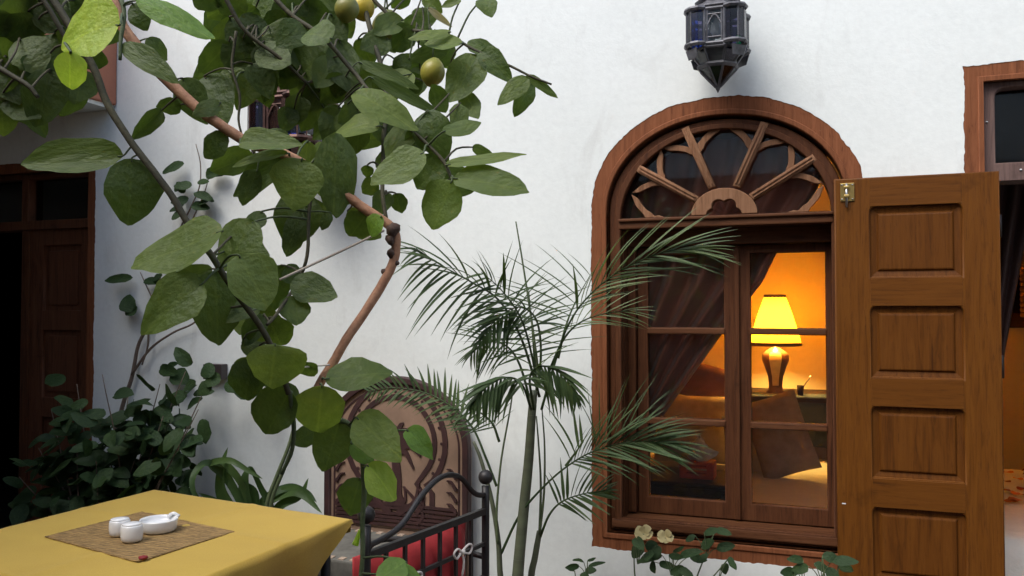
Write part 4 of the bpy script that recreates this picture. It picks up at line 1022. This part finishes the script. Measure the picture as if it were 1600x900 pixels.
LEAVES = [
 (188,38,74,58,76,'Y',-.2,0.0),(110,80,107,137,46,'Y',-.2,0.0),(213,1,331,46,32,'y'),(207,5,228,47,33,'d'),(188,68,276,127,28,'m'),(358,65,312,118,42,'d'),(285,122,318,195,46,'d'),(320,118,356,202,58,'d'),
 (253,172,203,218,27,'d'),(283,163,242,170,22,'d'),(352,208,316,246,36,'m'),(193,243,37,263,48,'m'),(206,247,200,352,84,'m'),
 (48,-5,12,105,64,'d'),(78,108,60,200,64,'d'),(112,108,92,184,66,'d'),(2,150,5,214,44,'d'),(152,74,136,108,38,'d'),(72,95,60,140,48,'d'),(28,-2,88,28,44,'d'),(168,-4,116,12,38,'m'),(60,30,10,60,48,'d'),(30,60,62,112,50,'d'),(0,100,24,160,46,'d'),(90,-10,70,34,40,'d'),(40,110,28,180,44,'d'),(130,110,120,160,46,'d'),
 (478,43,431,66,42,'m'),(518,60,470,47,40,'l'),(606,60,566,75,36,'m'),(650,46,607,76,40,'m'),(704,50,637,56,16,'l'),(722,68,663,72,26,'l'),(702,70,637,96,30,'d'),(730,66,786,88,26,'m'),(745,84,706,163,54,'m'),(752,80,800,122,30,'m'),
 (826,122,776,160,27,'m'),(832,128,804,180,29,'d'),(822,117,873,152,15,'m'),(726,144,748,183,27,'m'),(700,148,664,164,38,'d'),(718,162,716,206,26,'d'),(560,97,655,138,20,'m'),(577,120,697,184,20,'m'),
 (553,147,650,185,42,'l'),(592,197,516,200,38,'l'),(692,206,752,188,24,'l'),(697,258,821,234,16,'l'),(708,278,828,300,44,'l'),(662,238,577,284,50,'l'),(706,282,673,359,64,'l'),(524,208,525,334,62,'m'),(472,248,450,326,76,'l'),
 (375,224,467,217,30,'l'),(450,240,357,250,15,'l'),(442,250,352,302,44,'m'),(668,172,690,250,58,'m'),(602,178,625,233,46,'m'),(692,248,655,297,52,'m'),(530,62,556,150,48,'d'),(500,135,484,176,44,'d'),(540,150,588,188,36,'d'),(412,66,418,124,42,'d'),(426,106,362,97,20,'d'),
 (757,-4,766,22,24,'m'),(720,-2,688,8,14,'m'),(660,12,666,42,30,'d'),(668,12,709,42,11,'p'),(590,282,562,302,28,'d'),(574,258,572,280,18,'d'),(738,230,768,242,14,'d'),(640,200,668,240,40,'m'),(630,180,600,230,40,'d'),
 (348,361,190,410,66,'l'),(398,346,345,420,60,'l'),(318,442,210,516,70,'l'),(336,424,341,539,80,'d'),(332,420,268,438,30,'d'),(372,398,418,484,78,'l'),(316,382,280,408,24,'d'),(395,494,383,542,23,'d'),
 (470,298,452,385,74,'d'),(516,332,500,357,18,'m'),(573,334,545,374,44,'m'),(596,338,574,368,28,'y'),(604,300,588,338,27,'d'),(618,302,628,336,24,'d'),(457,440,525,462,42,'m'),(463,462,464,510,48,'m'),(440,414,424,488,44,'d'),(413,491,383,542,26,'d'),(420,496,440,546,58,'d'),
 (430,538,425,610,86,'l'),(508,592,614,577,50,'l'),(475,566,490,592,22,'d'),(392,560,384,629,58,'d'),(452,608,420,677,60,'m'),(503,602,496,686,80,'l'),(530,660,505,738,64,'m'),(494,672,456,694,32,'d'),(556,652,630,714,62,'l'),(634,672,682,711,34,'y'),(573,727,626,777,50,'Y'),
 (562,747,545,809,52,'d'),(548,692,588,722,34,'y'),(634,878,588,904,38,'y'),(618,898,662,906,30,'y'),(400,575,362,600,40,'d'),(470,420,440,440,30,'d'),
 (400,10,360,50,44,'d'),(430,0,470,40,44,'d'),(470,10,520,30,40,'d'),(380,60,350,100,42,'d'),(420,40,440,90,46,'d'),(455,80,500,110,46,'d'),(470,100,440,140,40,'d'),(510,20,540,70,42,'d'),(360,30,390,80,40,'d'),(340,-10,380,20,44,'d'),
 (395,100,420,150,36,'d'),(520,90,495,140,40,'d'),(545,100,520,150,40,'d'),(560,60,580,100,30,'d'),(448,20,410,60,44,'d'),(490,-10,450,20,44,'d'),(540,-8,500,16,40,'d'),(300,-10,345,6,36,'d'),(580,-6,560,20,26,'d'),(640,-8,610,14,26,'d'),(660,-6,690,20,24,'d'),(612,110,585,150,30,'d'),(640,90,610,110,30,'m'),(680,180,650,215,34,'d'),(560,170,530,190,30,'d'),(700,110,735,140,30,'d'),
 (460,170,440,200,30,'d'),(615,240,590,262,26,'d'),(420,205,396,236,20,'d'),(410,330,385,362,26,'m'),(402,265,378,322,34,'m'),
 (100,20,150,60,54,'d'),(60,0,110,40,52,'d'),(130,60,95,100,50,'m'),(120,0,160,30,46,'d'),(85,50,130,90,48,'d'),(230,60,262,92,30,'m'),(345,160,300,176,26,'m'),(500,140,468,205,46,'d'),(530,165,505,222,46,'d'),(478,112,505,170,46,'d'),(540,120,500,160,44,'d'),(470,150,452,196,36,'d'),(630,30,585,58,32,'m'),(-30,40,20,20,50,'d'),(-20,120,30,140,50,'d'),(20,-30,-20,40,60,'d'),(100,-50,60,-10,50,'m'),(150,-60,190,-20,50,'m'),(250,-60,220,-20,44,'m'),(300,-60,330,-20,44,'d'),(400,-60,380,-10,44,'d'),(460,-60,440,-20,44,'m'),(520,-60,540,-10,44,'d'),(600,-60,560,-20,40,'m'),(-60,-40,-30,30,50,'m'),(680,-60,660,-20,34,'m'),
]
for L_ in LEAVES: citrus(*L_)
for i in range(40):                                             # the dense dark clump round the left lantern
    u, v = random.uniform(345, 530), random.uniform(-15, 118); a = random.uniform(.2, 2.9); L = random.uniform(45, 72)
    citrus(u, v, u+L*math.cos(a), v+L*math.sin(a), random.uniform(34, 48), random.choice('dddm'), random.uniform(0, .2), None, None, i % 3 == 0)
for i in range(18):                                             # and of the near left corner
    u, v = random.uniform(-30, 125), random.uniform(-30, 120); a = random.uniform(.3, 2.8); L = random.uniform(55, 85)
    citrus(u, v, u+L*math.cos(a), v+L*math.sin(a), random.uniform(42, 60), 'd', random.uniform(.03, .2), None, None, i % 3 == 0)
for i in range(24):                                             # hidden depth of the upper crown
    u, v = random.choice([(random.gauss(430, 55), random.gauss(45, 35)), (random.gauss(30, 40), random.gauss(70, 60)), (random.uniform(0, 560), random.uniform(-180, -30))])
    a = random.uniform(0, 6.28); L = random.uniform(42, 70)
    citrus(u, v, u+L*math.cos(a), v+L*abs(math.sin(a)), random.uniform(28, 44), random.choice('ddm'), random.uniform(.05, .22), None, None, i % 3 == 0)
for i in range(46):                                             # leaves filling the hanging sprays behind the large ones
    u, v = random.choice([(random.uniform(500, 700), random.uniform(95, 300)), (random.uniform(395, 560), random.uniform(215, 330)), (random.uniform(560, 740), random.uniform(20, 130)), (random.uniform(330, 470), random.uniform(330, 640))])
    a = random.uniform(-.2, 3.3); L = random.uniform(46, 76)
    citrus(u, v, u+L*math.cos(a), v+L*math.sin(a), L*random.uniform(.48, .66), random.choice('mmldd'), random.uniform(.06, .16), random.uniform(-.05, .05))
def lemon(u, v, dep, r_px, sq=1.0, peel='citrus_peel'):
    r_ = r_px*dep/F; c_ = at(u, v, dep)
    bm = bmesh.new(); bmesh.ops.create_uvsphere(bm, u_segments=18, v_segments=12, radius=1)
    for vv in bm.verts:
        z = vv.co.z; k_ = 1+.12*max(0, abs(z)-.82)*5
        vv.co = Vector((vv.co.x*r_*.96, vv.co.y*r_*.96, z*r_*sq*k_))
    o = bmobj('lemon', bm, peel, None, True)
    o.parent = tree; o.matrix_parent_inverse = world_of(tree).inverted(); o.matrix_basis = Matrix.Translation(c_) @ Matrix.Rotation(random.uniform(-.3, .3), 4, 'Y')
    best = min(SAMP, key=lambda s: (s[1]-u)**2+(s[2]-v+r_px)**2); top = c_+Vector((0, 0, r_*.95))
    P = spline([best[4], best[4].lerp(top, .5)+Vector((0, 0, .03)), top], 3); vs, fs = tube_geo(P, .0018, 5); mobj('fruit_stalk', vs, fs, 'twig_green', tree, True)
lemon(676, 113, 1.70, 20, 1.06, 'citrus_peel_green'); lemon(542, 14, 1.62, 20, 1.0, 'citrus_peel_dark'); lemon(566, 12, 1.72, 20, 1.0, 'citrus_peel'); lemon(523, 50, 1.66, 16, 1.0, 'citrus_peel_green'); lemon(606, 44, 1.78, 26, 1.0, 'citrus_peel_dark')
# yellow flower bud on the hanging shoot
b0, b1 = at(563, 828, 1.42), at(555, 851, 1.42)
tube('flower_bud', [b0, b0.lerp(b1, .6), b1], .003, .006, 'citrus_yellow', tree, 8)
# ties
cdm = tube('tie_string', [at(600, 360, 1.452), at(540, 389, 1.42), at(478, 418, 1.40), at(437, 437, 1.375)], .0022, .0022, 'jute_cord', None, 6)
tag(cdm, 'beige string pulled from the kinked brown branch to the leaves', 'string')
cdm = tube('tie_string', [at(515, 570, 1.405), at(490, 572, 1.40), at(470, 574, 1.38)], .0016, .0016, 'white_cord', None, 6)
tag(cdm, 'short white string tied round the low end of the brown branch', 'string')

# ------------------------------------------------------------------ climbing vine on the wall
vine = thing('climbing_vine', 'thin small-leaved vine climbing the white wall behind lemon branches', 'plant', tuple(onwall(195, 640, -.03)*1.0))
def wtube(name, pts, y, r0, r1, mat, par, sides=6):
    return tube(name, [onwall(u, v, y) for u, v in pts], r0, r1, mat, par, sides)
wtube('stem', [(150, 800), (190, 640), (206, 590), (216, 540), (232, 505), (248, 440), (262, 390)], -.03, .012, .006, 'bark_vine', vine)
wtube('stem', [(206, 585), (235, 545), (270, 520), (305, 503), (330, 470)], -.035, .007, .004, 'bark_vine', vine)
wtube('stem', [(232, 505), (231, 540), (222, 570)], -.04, .006, .004, 'bark_vine', vine)
wtube('stem', [(262, 390), (285, 350), (300, 320), (312, 290), (313, 255), (306, 225)], -.03, .005, .002, 'bark_vine', vine)
wtube('stem', [(300, 345), (318, 305), (327, 275)], -.035, .004, .002, 'bark_vine', vine)
wtube('stem', [(240, 470), (228, 445), (219, 425)], -.035, .004, .002, 'bark_vine', vine)
for u, v, du, dv, w_ in ((288, 256, -38, 10, 17), (322, 276, 28, -12, 18), (325, 272, 26, -4, 17), (300, 290, -30, -4, 18), (305, 300, 26, 12, 15), (295, 310, -28, 8, 16), (300, 322, 26, 4, 14), (288, 318, -22, 14, 14), (306, 340, 28, 6, 12), (290, 300, -18, -14, 14), (312, 318, 20, -8, 12), (284, 330, -16, 10, 12), (208, 434, -46, 2, 15), (225, 440, 24, -2, 13), (238, 436, 16, -6, 12), (212, 470, -24, 14, 30), (215, 480, -20, 12, 24), (262, 575, 12, -8, 10), (272, 580, 18, 18, 28), (250, 578, 26, 6, 18), (285, 288, -14, 8, 14), (308, 285, 18, -2, 10)):
    b = onwall(u, v, -.04); t = onwall(u+du, v+dv, -.06-.03*random.random())
    put_leaf('ovate', b, t, w_*wdep(u)/F*1.1, Vector((random.uniform(-.3, .3), -1, random.uniform(.1, .7))), 'shrub_leaf', vine, n=7)

# ------------------------------------------------------------------ dark shrub lower left
shrub = thing('dark_shrub', 'dense dark green leafy shrub in front of the left doorway', 'shrub', tuple(onwall(170, 900, -.35)))
root = onwall(165, 895, -.35); root.z = 0
tips = [(80, 640), (60, 700), (120, 600), (160, 585), (200, 620), (250, 600), (290, 580), (335, 575), (310, 640), (280, 700), (230, 680), (120, 690), (30, 745), (180, 660), (255, 650), (210, 720), (150, 720), (90, 740)]
stems = []
for (u, v) in tips:
    e = onwall(u, v, -.30+random.uniform(-.16, .16)); m_ = root.lerp(e, .5)+Vector((random.uniform(-.06, .06), random.uniform(-.05, .05), .08))
    r0 = Vector((root.x+random.uniform(-.12, .12), root.y+random.uniform(-.06, .06), 0))
    P = spline([r0, m_, e], 8); stems.append(P)
    vs, fs = tube_geo(P, lerp_list(.007, .002, len(P)), 5); mobj('stem', vs, fs, 'bark_vine', shrub, True)
cnt = 0
while cnt < 290:
    P = random.choice(stems); f = random.uniform(.35, 1.0); b = P[min(len(P)-1, int(f*(len(P)-1)))]
    d = Vector((random.uniform(-1, 1), random.uniform(-.9, .35), random.uniform(-.7, .55))); d.normalize()
    b = b+d*random.uniform(.02, .13)
    u, v, z = proj(b)
    if not (-20 < u < 345 and 565 < v < 850): continue
    if u < 60 and v < 610: continue
    if u > 290 and v > 705: continue
    L = random.uniform(.085, .135); t = b+d*L
    put_leaf('ovate', b, t, L*random.uniform(.55, .75), Vector((random.uniform(-.5, .5), -.55, random.uniform(.25, 1.1))), 'shrub_leaf', shrub, n=6)
    cnt += 1
jv, jf = [], []
for i in range(420):                                            # the inner foliage, too dense to tell apart
    P = random.choice(stems); b = P[int(random.uniform(.3, 1.0)*(len(P)-1))]+Vector((random.gauss(0, .07), random.uniform(-.02, .12), random.gauss(0, .06)))
    u, v, z = proj(b)
    if not (-20 < u < 300 and 590 < v < 860) or (u < 60 and v < 660): continue
    d = Vector((random.uniform(-1, 1), random.uniform(-.9, .3), random.uniform(-.7, .4))).normalized(); L = random.uniform(.08, .12)
    nn = Vector((random.uniform(-.5, .5), -.6, random.uniform(.2, 1))); nn = (nn-d*nn.dot(d)).normalized(); sd_ = nn.cross(d)
    me = leaf_mesh('ovate', random.randrange(6), 'shrub_leaf', 6); o0 = len(jv)
    jv += [b+d*(q_.co.x*L)+sd_*(q_.co.y*L*.65)+nn*(q_.co.z*L*.8) for q_ in me.vertices]; jf += [tuple(o0+q_ for q_ in pl.vertices) for pl in me.polygons]
inner = mobj('foliage', jv, jf, 'shrub_leaf', shrub, True); inner['kind'] = 'stuff'
for u, v, du, dv, w_ in ((335, 572, -24, 12, 26), (345, 590, -28, 8, 24), (352, 600, 26, 6, 26), (360, 580, 30, -6, 26), (372, 575, 24, 10, 24), (330, 600, -22, 14, 24), (372, 600, 10, 22, 24)):
    b = onwall(u, v, -.22); t = onwall(u+du, v+dv, -.26); put_leaf('ovate', b, t, w_*wdep(u)/F, Vector((.2, -1, .5)), 'shrub_leaf', shrub, n=6)
pb = onwall(338, 576, 0); 
bx = box('wall_box', pb.x-.04, pb.x+.07, -.05, -.002, pb.z-.05, pb.z+.025, 'switch_dark', None, .004)
tag(bx, 'small dark box fixed on the wall behind shrub leaves', 'box')

# ------------------------------------------------------------------ strap-leaved plant behind the table
lily = thing('strap_leaf_plant', 'green strap-leaved plant arching behind the yellow table', 'plant', tuple(onwall(400, 840, -.22)))
def strap(pts, dep, w_, face=(0, -1, .5), mat='strap_leaf'):
    P = spline([at(u, v, dep+dd) for u, v, dd in pts], 6); n = len(P); vs, fs = [], []
    fc = Vector(face)
    for i, p_ in enumerate(P):
        t = (P[min(i+1, n-1)]-P[max(i-1, 0)]).normalized(); sd_ = t.cross(fc).normalized(); nn = sd_.cross(t)
        f = i/(n-1); ww = w_*dep/F*.5*((1-f**2.5)**.8*(.6+.4*min(1, f*3)))+.0006
        vs += [p_-sd_*ww+nn*ww*.35, p_, p_+sd_*ww+nn*ww*.35]
    for i in range(n-1):
        for j in (0, 1): a = i*3+j; fs.append((a, a+1, a+4, a+3))
    o = mobj('leaf', vs, fs, mat, lily, True); return o
d0 = 3.75
for pts, w_ in (([(395, 830, 0), (372, 775, 0), (350, 740, 0), (322, 725, -.05), (303, 745, -.1), (304, 770, -.12), (322, 790, -.12)], 16), ([(398, 830, 0), (380, 760, 0), (352, 726, 0), (330, 724, -.03), (360, 720, -.08), (392, 738, -.1), (410, 748, -.1)], 13),
    ([(392, 830, 0), (352, 780, 0), (346, 740, 0), (356, 699, 0)], 22), ([(400, 830, 0), (385, 780, 0), (384, 750, 0), (390, 728, 0)], 24), ([(400, 830, 0), (412, 790, 0), (440, 772, 0), (470, 770, -.05), (503, 802, -.1)], 24),
    ([(405, 830, 0), (440, 790, 0), (470, 775, 0), (482, 747, 0)], 17), ([(405, 830, 0), (420, 780, 0), (452, 762, 0), (480, 770, -.05), (495, 785, -.08)], 14), ([(395, 830, 0), (370, 800, 0), (340, 785, -.05), (310, 770, -.08)], 16),
    ([(398, 830, 0), (400, 800, 0), (398, 770, 0), (378, 752, 0)], 20), ([(390, 830, 0), (350, 805, 0), (320, 800, -.05), (300, 770, -.05)], 16), ([(402, 835, 0), (425, 800, 0), (410, 765, 0), (395, 735, -.03), (388, 730, -.04)], 12)):
    strap(pts, d0, w_)
for pts in ([(415, 830), (418, 785), (432, 745), (450, 700), (458, 672)], [(420, 830), (425, 780), (445, 730), (460, 690)]):
    tube('stalk', [at(u, v, 3.62) for u, v in pts], .010, .007, 'twig_green', lily, 7)
base = onwall(400, 840, -.22); 
tube('crown_stem', [Vector((base.x, base.y, 0)), at(404, 838, 3.75)], .03, .02, 'twig_green', lily, 8)

# ------------------------------------------------------------------ palm
PD = 3.25
pb_ = at(808, 900, PD); 
palm = thing('areca_palm', 'slender areca palm with feathery fronds beside the arched window', 'palm', (pb_.x-.01, pb_.y, 0))
def pstem(name, pts, r0, r1, mat='palm_stem', dep=PD, sides=10):
    P = [at(u, v, dep+(dd[0] if dd else 0)) for u, v, *dd in pts]; return tube(name, P, r0, r1, mat, palm, sides)
g0 = Vector((pb_.x-.03, pb_.y+.02, 0))
tube('trunk', [g0, at(803, 1000, PD), at(809, 900, PD), at(818, 800, PD), at(826, 720, PD), at(830, 660, PD), at(834, 610, PD)], .026, .015, 'palm_stem', palm, 12)
tube('trunk', [g0+Vector((-.16, .02, 0)), at(783, 960, 3.3), at(781, 890, 3.3), at(778, 840, 3.3), at(768, 780, 3.3), at(752, 720, 3.32), at(740, 690, 3.35)], .014, .006, 'palm_stem', palm, 9)
tube('trunk', [g0+Vector((.07, .03, 0)), at(829, 920, 3.3), at(836, 870, 3.3), at(843, 830, 3.3)], .015, .011, 'palm_stem', palm, 9)
for pts in ([(778, 850), (776, 800), (783, 720), (797, 640), (803, 600)], [(843, 835), (845, 760), (842, 700), (838, 650)], [(843, 835), (850, 770), (851, 700), (847, 640)], [(843, 600), (836, 540), (826, 470), (815, 400), (806, 346)]):
    tube('stalk', [at(u, v, PD+.03) for u, v in pts], .0055, .0025, 'twig_green', palm, 6)
_bl = {}
def blade_mesh(var, mat):
    if (var, mat) in _bl: return _bl[var, mat]
    droop = [.05, .16, .28, .42][var]; vs, fs = [], []; n = 6
    for i in range(n+1):
        t = i/n; w_ = .5*(min(1, .35+t*3))*(1-t**2.2)+.02; zc = -droop*t*t
        vs += [(t, -w_, zc+.25*w_*.12), (t, 0, zc-.0), (t, w_, zc+.25*w_*.12)]
    for i in range(n):
        for j in (0, 1): a = i*3+j; fs.append((a, a+1, a+4, a+3))
    me = bpy.data.meshes.new('leaflet'); me.from_pydata(vs, [], fs); me.update(); me.polygons.foreach_set('use_smooth', [True]*len(fs)); me.materials.append(MATS[mat]); _bl[var, mat] = me; return me
NLEAF = [0]
def frond(pts, n, L, sweep, grav=.3, mat='palm_leaf', start=.3, sides=(1, -1), lw=.0135, face=None, joined=False, twist=0, r0=.0055, endL=.45):
    """pts (u, v, depth); leaflets in pairs from `start` to the end; sweep = angle to the rachis at base -> tip"""
    P = spline([at(*p_) for p_ in pts], 8); m_ = len(P)
    vs, fs = tube_geo(P, lerp_list(r0, .0012, m_), 6)
    fr = mobj('frond', vs, fs, 'palm_leaf', palm, True)
    jv, jf = [], []
    for i in range(n):
        f = start+(1-start)*(i+.5)/n; x = f*(m_-1); k_ = int(x); p_ = P[k_].lerp(P[min(k_+1, m_-1)], x-k_)
        tan = (P[min(k_+1, m_-1)]-P[max(k_-1, 0)]).normalized()
        fc = (Vector(face) if face else (CAM-p_)).normalized(); sd_ = tan.cross(fc).normalized()
        g = (i+.5)/n; ll_ = L*(.55+.9*math.sin(math.pi*min(1, g*.8+.12))*.6)*(1-(1-endL)*g**3)*random.uniform(.85, 1.1)
        for s_ in sides:
            sw = R(sweep[0]+(sweep[1]-sweep[0])*g+random.uniform(-7, 7))
            d = tan*math.cos(sw)+sd_*(s_*math.sin(sw))+fc*random.uniform(-.12, .25)
            d = (d+Vector((0, 0, -grav*random.uniform(.6, 1.3)))).normalized()
            var = random.choice([0, 1, 1, 2] if grav < .5 else [1, 2, 3])
            nn = Vector((0, 0, 1))-d*d.z
            if nn.length < .2: nn = fc-d*fc.dot(d)
            nn.normalize(); nn = (nn+fc*.8-d*fc.dot(d)*.8).normalized(); s3 = nn.cross(d).normalized(); nn = d.cross(s3)
            M = Matrix(((d.x*ll_, s3.x*lw*1.05, nn.x*ll_, p_.x), (d.y*ll_, s3.y*lw*1.05, nn.y*ll_, p_.y), (d.z*ll_, s3.z*lw*1.05, nn.z*ll_, p_.z), (0, 0, 0, 1)))
            me = blade_mesh(var, mat)
            if joined:
                o0 = len(jv); jv += [M @ v.co for v in me.vertices]; jf += [tuple(o0+q for q in pl.vertices) for pl in me.polygons]
            else:
                NLEAF[0] += 1
                o = bpy.data.objects.new('leaflet', me); COL.objects.link(o); o.parent = fr; o.matrix_basis = M
    if joined:
        o = mobj('leaflets', jv, jf, mat, None, True); o.parent = fr; o['kind'] = 'stuff'
    return fr
# left frond with hanging leaflets
frond([(843, 620, 3.28), (815, 530, 3.2), (780, 470, 3.12), (735, 440, 3.05), (690, 415, 3.0), (650, 388, 2.96)], 19, .25, (55, 22), .55, start=.30)
frond([(840, 610, 3.25), (832, 560, 3.2), (815, 500, 3.12), (785, 455, 3.08), (752, 425, 3.05)], 15, .23, (62, 30), .35, start=.25)
# right frond rising over the window
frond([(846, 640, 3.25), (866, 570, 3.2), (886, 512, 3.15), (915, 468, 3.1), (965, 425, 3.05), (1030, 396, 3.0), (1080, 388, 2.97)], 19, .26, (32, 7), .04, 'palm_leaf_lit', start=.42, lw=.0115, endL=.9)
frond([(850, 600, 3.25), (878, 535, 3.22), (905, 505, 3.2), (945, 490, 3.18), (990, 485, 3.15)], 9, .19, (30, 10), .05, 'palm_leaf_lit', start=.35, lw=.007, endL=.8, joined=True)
# long thin leaflets sweeping to the upper left
frond([(872, 560, 3.28), (884, 510, 3.28), (900, 470, 3.28), (925, 425, 3.28)], 11, .36, (95, 62), .0, start=.1, sides=(-1,), lw=.006, joined=True)
frond([(838, 600, 3.3), (832, 520, 3.3), (826, 450, 3.3)], 8, .28, (75, 50), .05, start=.2, lw=.007, joined=True)
# drooping right and left
frond([(834, 640, 3.2), (828, 590, 3.12), (846, 572, 3.06), (878, 585, 3.02), (905, 620, 3.0)], 16, .17, (60, 25), .75, start=.22, lw=.015)
frond([(830, 640, 3.22), (815, 600, 3.12), (790, 590, 3.05), (760, 605, 3.0), (735, 632, 2.98)], 15, .17, (60, 25), .75, start=.22, lw=.015, joined=True)
frond([(833, 640, 3.3), (845, 560, 3.26), (838, 500, 3.2), (810, 480, 3.15), (775, 500, 3.1), (748, 535, 3.08)], 16, .17, (60, 30), .5, start=.35, lw=.0135, joined=True)
frond([(832, 640, 3.3), (812, 570, 3.28), (790, 540, 3.25), (760, 535, 3.22), (735, 555, 3.2)], 13, .16, (60, 30), .5, start=.35, lw=.010, joined=True)
# frond arching over the painted bench
frond([(776, 760, 3.35), (757, 710, 3.38), (738, 668, 3.4), (706, 636, 3.42), (665, 614, 3.45), (615, 606, 3.48), (575, 612, 3.5)], 24, .13, (64, 38), -.12, start=.30, lw=.0135)
frond([(780, 690, 3.3), (768, 660, 3.28), (740, 640, 3.25), (705, 640, 3.22)], 10, .13, (58, 30), .3, start=.2, lw=.009, joined=True)
# low right fronds in front of the window
frond([(783, 865, 3.3), (812, 805, 3.25), (850, 760, 3.18), (890, 726, 3.1), (935, 702, 3.04), (990, 690, 3.0), (1050, 692, 2.97)], 26, .22, (40, 10), .02, start=.50, lw=.0115, endL=.9)
frond([(843, 842, 3.3), (858, 805, 3.26), (878, 784, 3.22), (910, 772, 3.18), (950, 765, 3.15)], 13, .15, (70, 18), -.15, start=.42, lw=.0125)
frond([(884, 728, 3.12), (900, 706, 3.1), (912, 690, 3.1)], 4, .20, (70, 40), -.4, start=.1, sides=(-1,), lw=.0115, joined=True)
frond([(930, 704, 3.08), (945, 690, 3.08), (985, 670, 3.08), (1010, 660, 3.08)], 12, .26, (52, 20), -.2, start=.0, sides=(-1,), lw=.005, joined=True)

# ------------------------------------------------------------------ low roses and ivy under the window
def low_plant(name, label, cat, root_uv, y, lv, mat='shrub_leaf', flowers=()):
    g_ = onwall(root_uv[0], root_uv[1], y); g_.z = 0
    T = thing(name, label, cat, tuple(g_))
    for u, v, du, dv, w_ in lv:
        yy = y+random.uniform(-.06, .06); b = onwall(u, v, yy); t = onwall(u+du, v+dv, yy-random.uniform(0, .05))
        put_leaf('ovate', b, t, w_*.72*wdep(u)/F, Vector((random.uniform(-.6, .6), -.8, random.uniform(.1, 1))), mat, T, n=6)
    us = sorted(set([(l[0]//45) for l in lv]))
    for k_ in us:
        grp = [l for l in lv if l[0]//45 == k_]; top_ = min(grp, key=lambda l: l[1])
        e = onwall(top_[0], top_[1], y); tube('stem', [g_+Vector((random.uniform(-.04, .04), 0, 0)), g_.lerp(e, .6)+Vector((random.uniform(-.03, .03), 0, .04)), e], .005, .002, 'twig_green', T, 6)
        for l in grp:
            a = onwall(l[0], l[1], y); q_ = g_.lerp(e, .85)
            tube('twig', [q_, q_.lerp(a, .5)+Vector((0, 0, .01)), a], .002, .0014, 'twig_green', T, 5, 3)
    for (u, v, r_) in flowers:
        c_ = onwall(u, v, y-.03)
        fl = bpy.data.objects.new('flower', bpy.data.meshes.new('flower')); 
        vs, fs = tube_geo([c_-Vector((0, 0, .02)), c_], .006, 6); fl = mobj('flower', vs, fs, 'twig_green', T, True)
        for j in range(8):
            a = 2*math.pi*j/8+random.random()*.4; rr = r_*(1 if j % 2 else .75)
            d = Vector((math.cos(a), -.25+.3*math.sin(a), .55*math.sin(a)+.35)).normalized()
            o = put_leaf('petal', c_, c_+d*rr, rr*1.05, Vector((0, -.7, .8)), 'petal_cream', T, name='petal', n=6); o.parent = fl; o.matrix_parent_inverse = Matrix.Identity(4)
    return T
low_plant('rose_bush', 'low rose plant with two cream blooms in front of the window sill', 'plant', (1030, 960), -.22,
  [(1000, 850, -10, 20, 26), (1012, 845, 16, 22, 28), (990, 842, 14, 16, 22), (1028, 852, -8, 22, 24), (1035, 868, -40, 8, 20), (1030, 880, 26, 6, 18), (1045, 868, 24, 2, 14), (1062, 872, 32, -14, 20), (1078, 868, 26, 8, 18), (1095, 856, 20, -12, 24), (1120, 858, 28, -6, 20), (1048, 884, 20, 16, 20), (1070, 886, -24, 10, 20), (1060, 890, 22, 10, 18), (1018, 876, 6, 20, 18), (1128, 882, 10, 14, 22), (1140, 870, 10, 22, 16), (1105, 866, -16, 14, 16), (1016, 860, -4, 18, 22), (1100, 832, 24, -4, 20), (1118, 828, 24, 6, 16), (1085, 836, -14, 10, 14), (1052, 862, 18, -8, 10)],
  'shrub_leaf', [(1006, 834, .036), (1040, 840, .032)])
low_plant('ivy_plant', 'small dark ivy sprig against the white wall left of the window', 'plant', (915, 960), -.12,
  [(905, 885, -22, 2, 14), (912, 878, -16, -6, 14), (914, 890, 18, 2, 20), (920, 884, 22, -8, 10), (918, 876, 14, -4, 8), (898, 892, -16, -4, 14), (908, 896, 10, 12, 18)])
low_plant('leafy_shoot', 'dark leafy shoots at the foot of the varnished door leaf', 'plant', (1270, 980), -.20,
  [(1300, 876, 38, -4, 24), (1285, 868, 30, 8, 22), (1262, 884, -26, 8, 22), (1272, 880, 26, 14, 22), (1240, 890, -22, 6, 20), (1255, 876, -24, -4, 18), (1310, 884, 24, 8, 20), (1230, 894, 20, 4, 18), (1290, 890, 22, 10, 22)])
print('LEAFLETS', NLEAF[0], 'OBJECTS', len(bpy.data.objects))
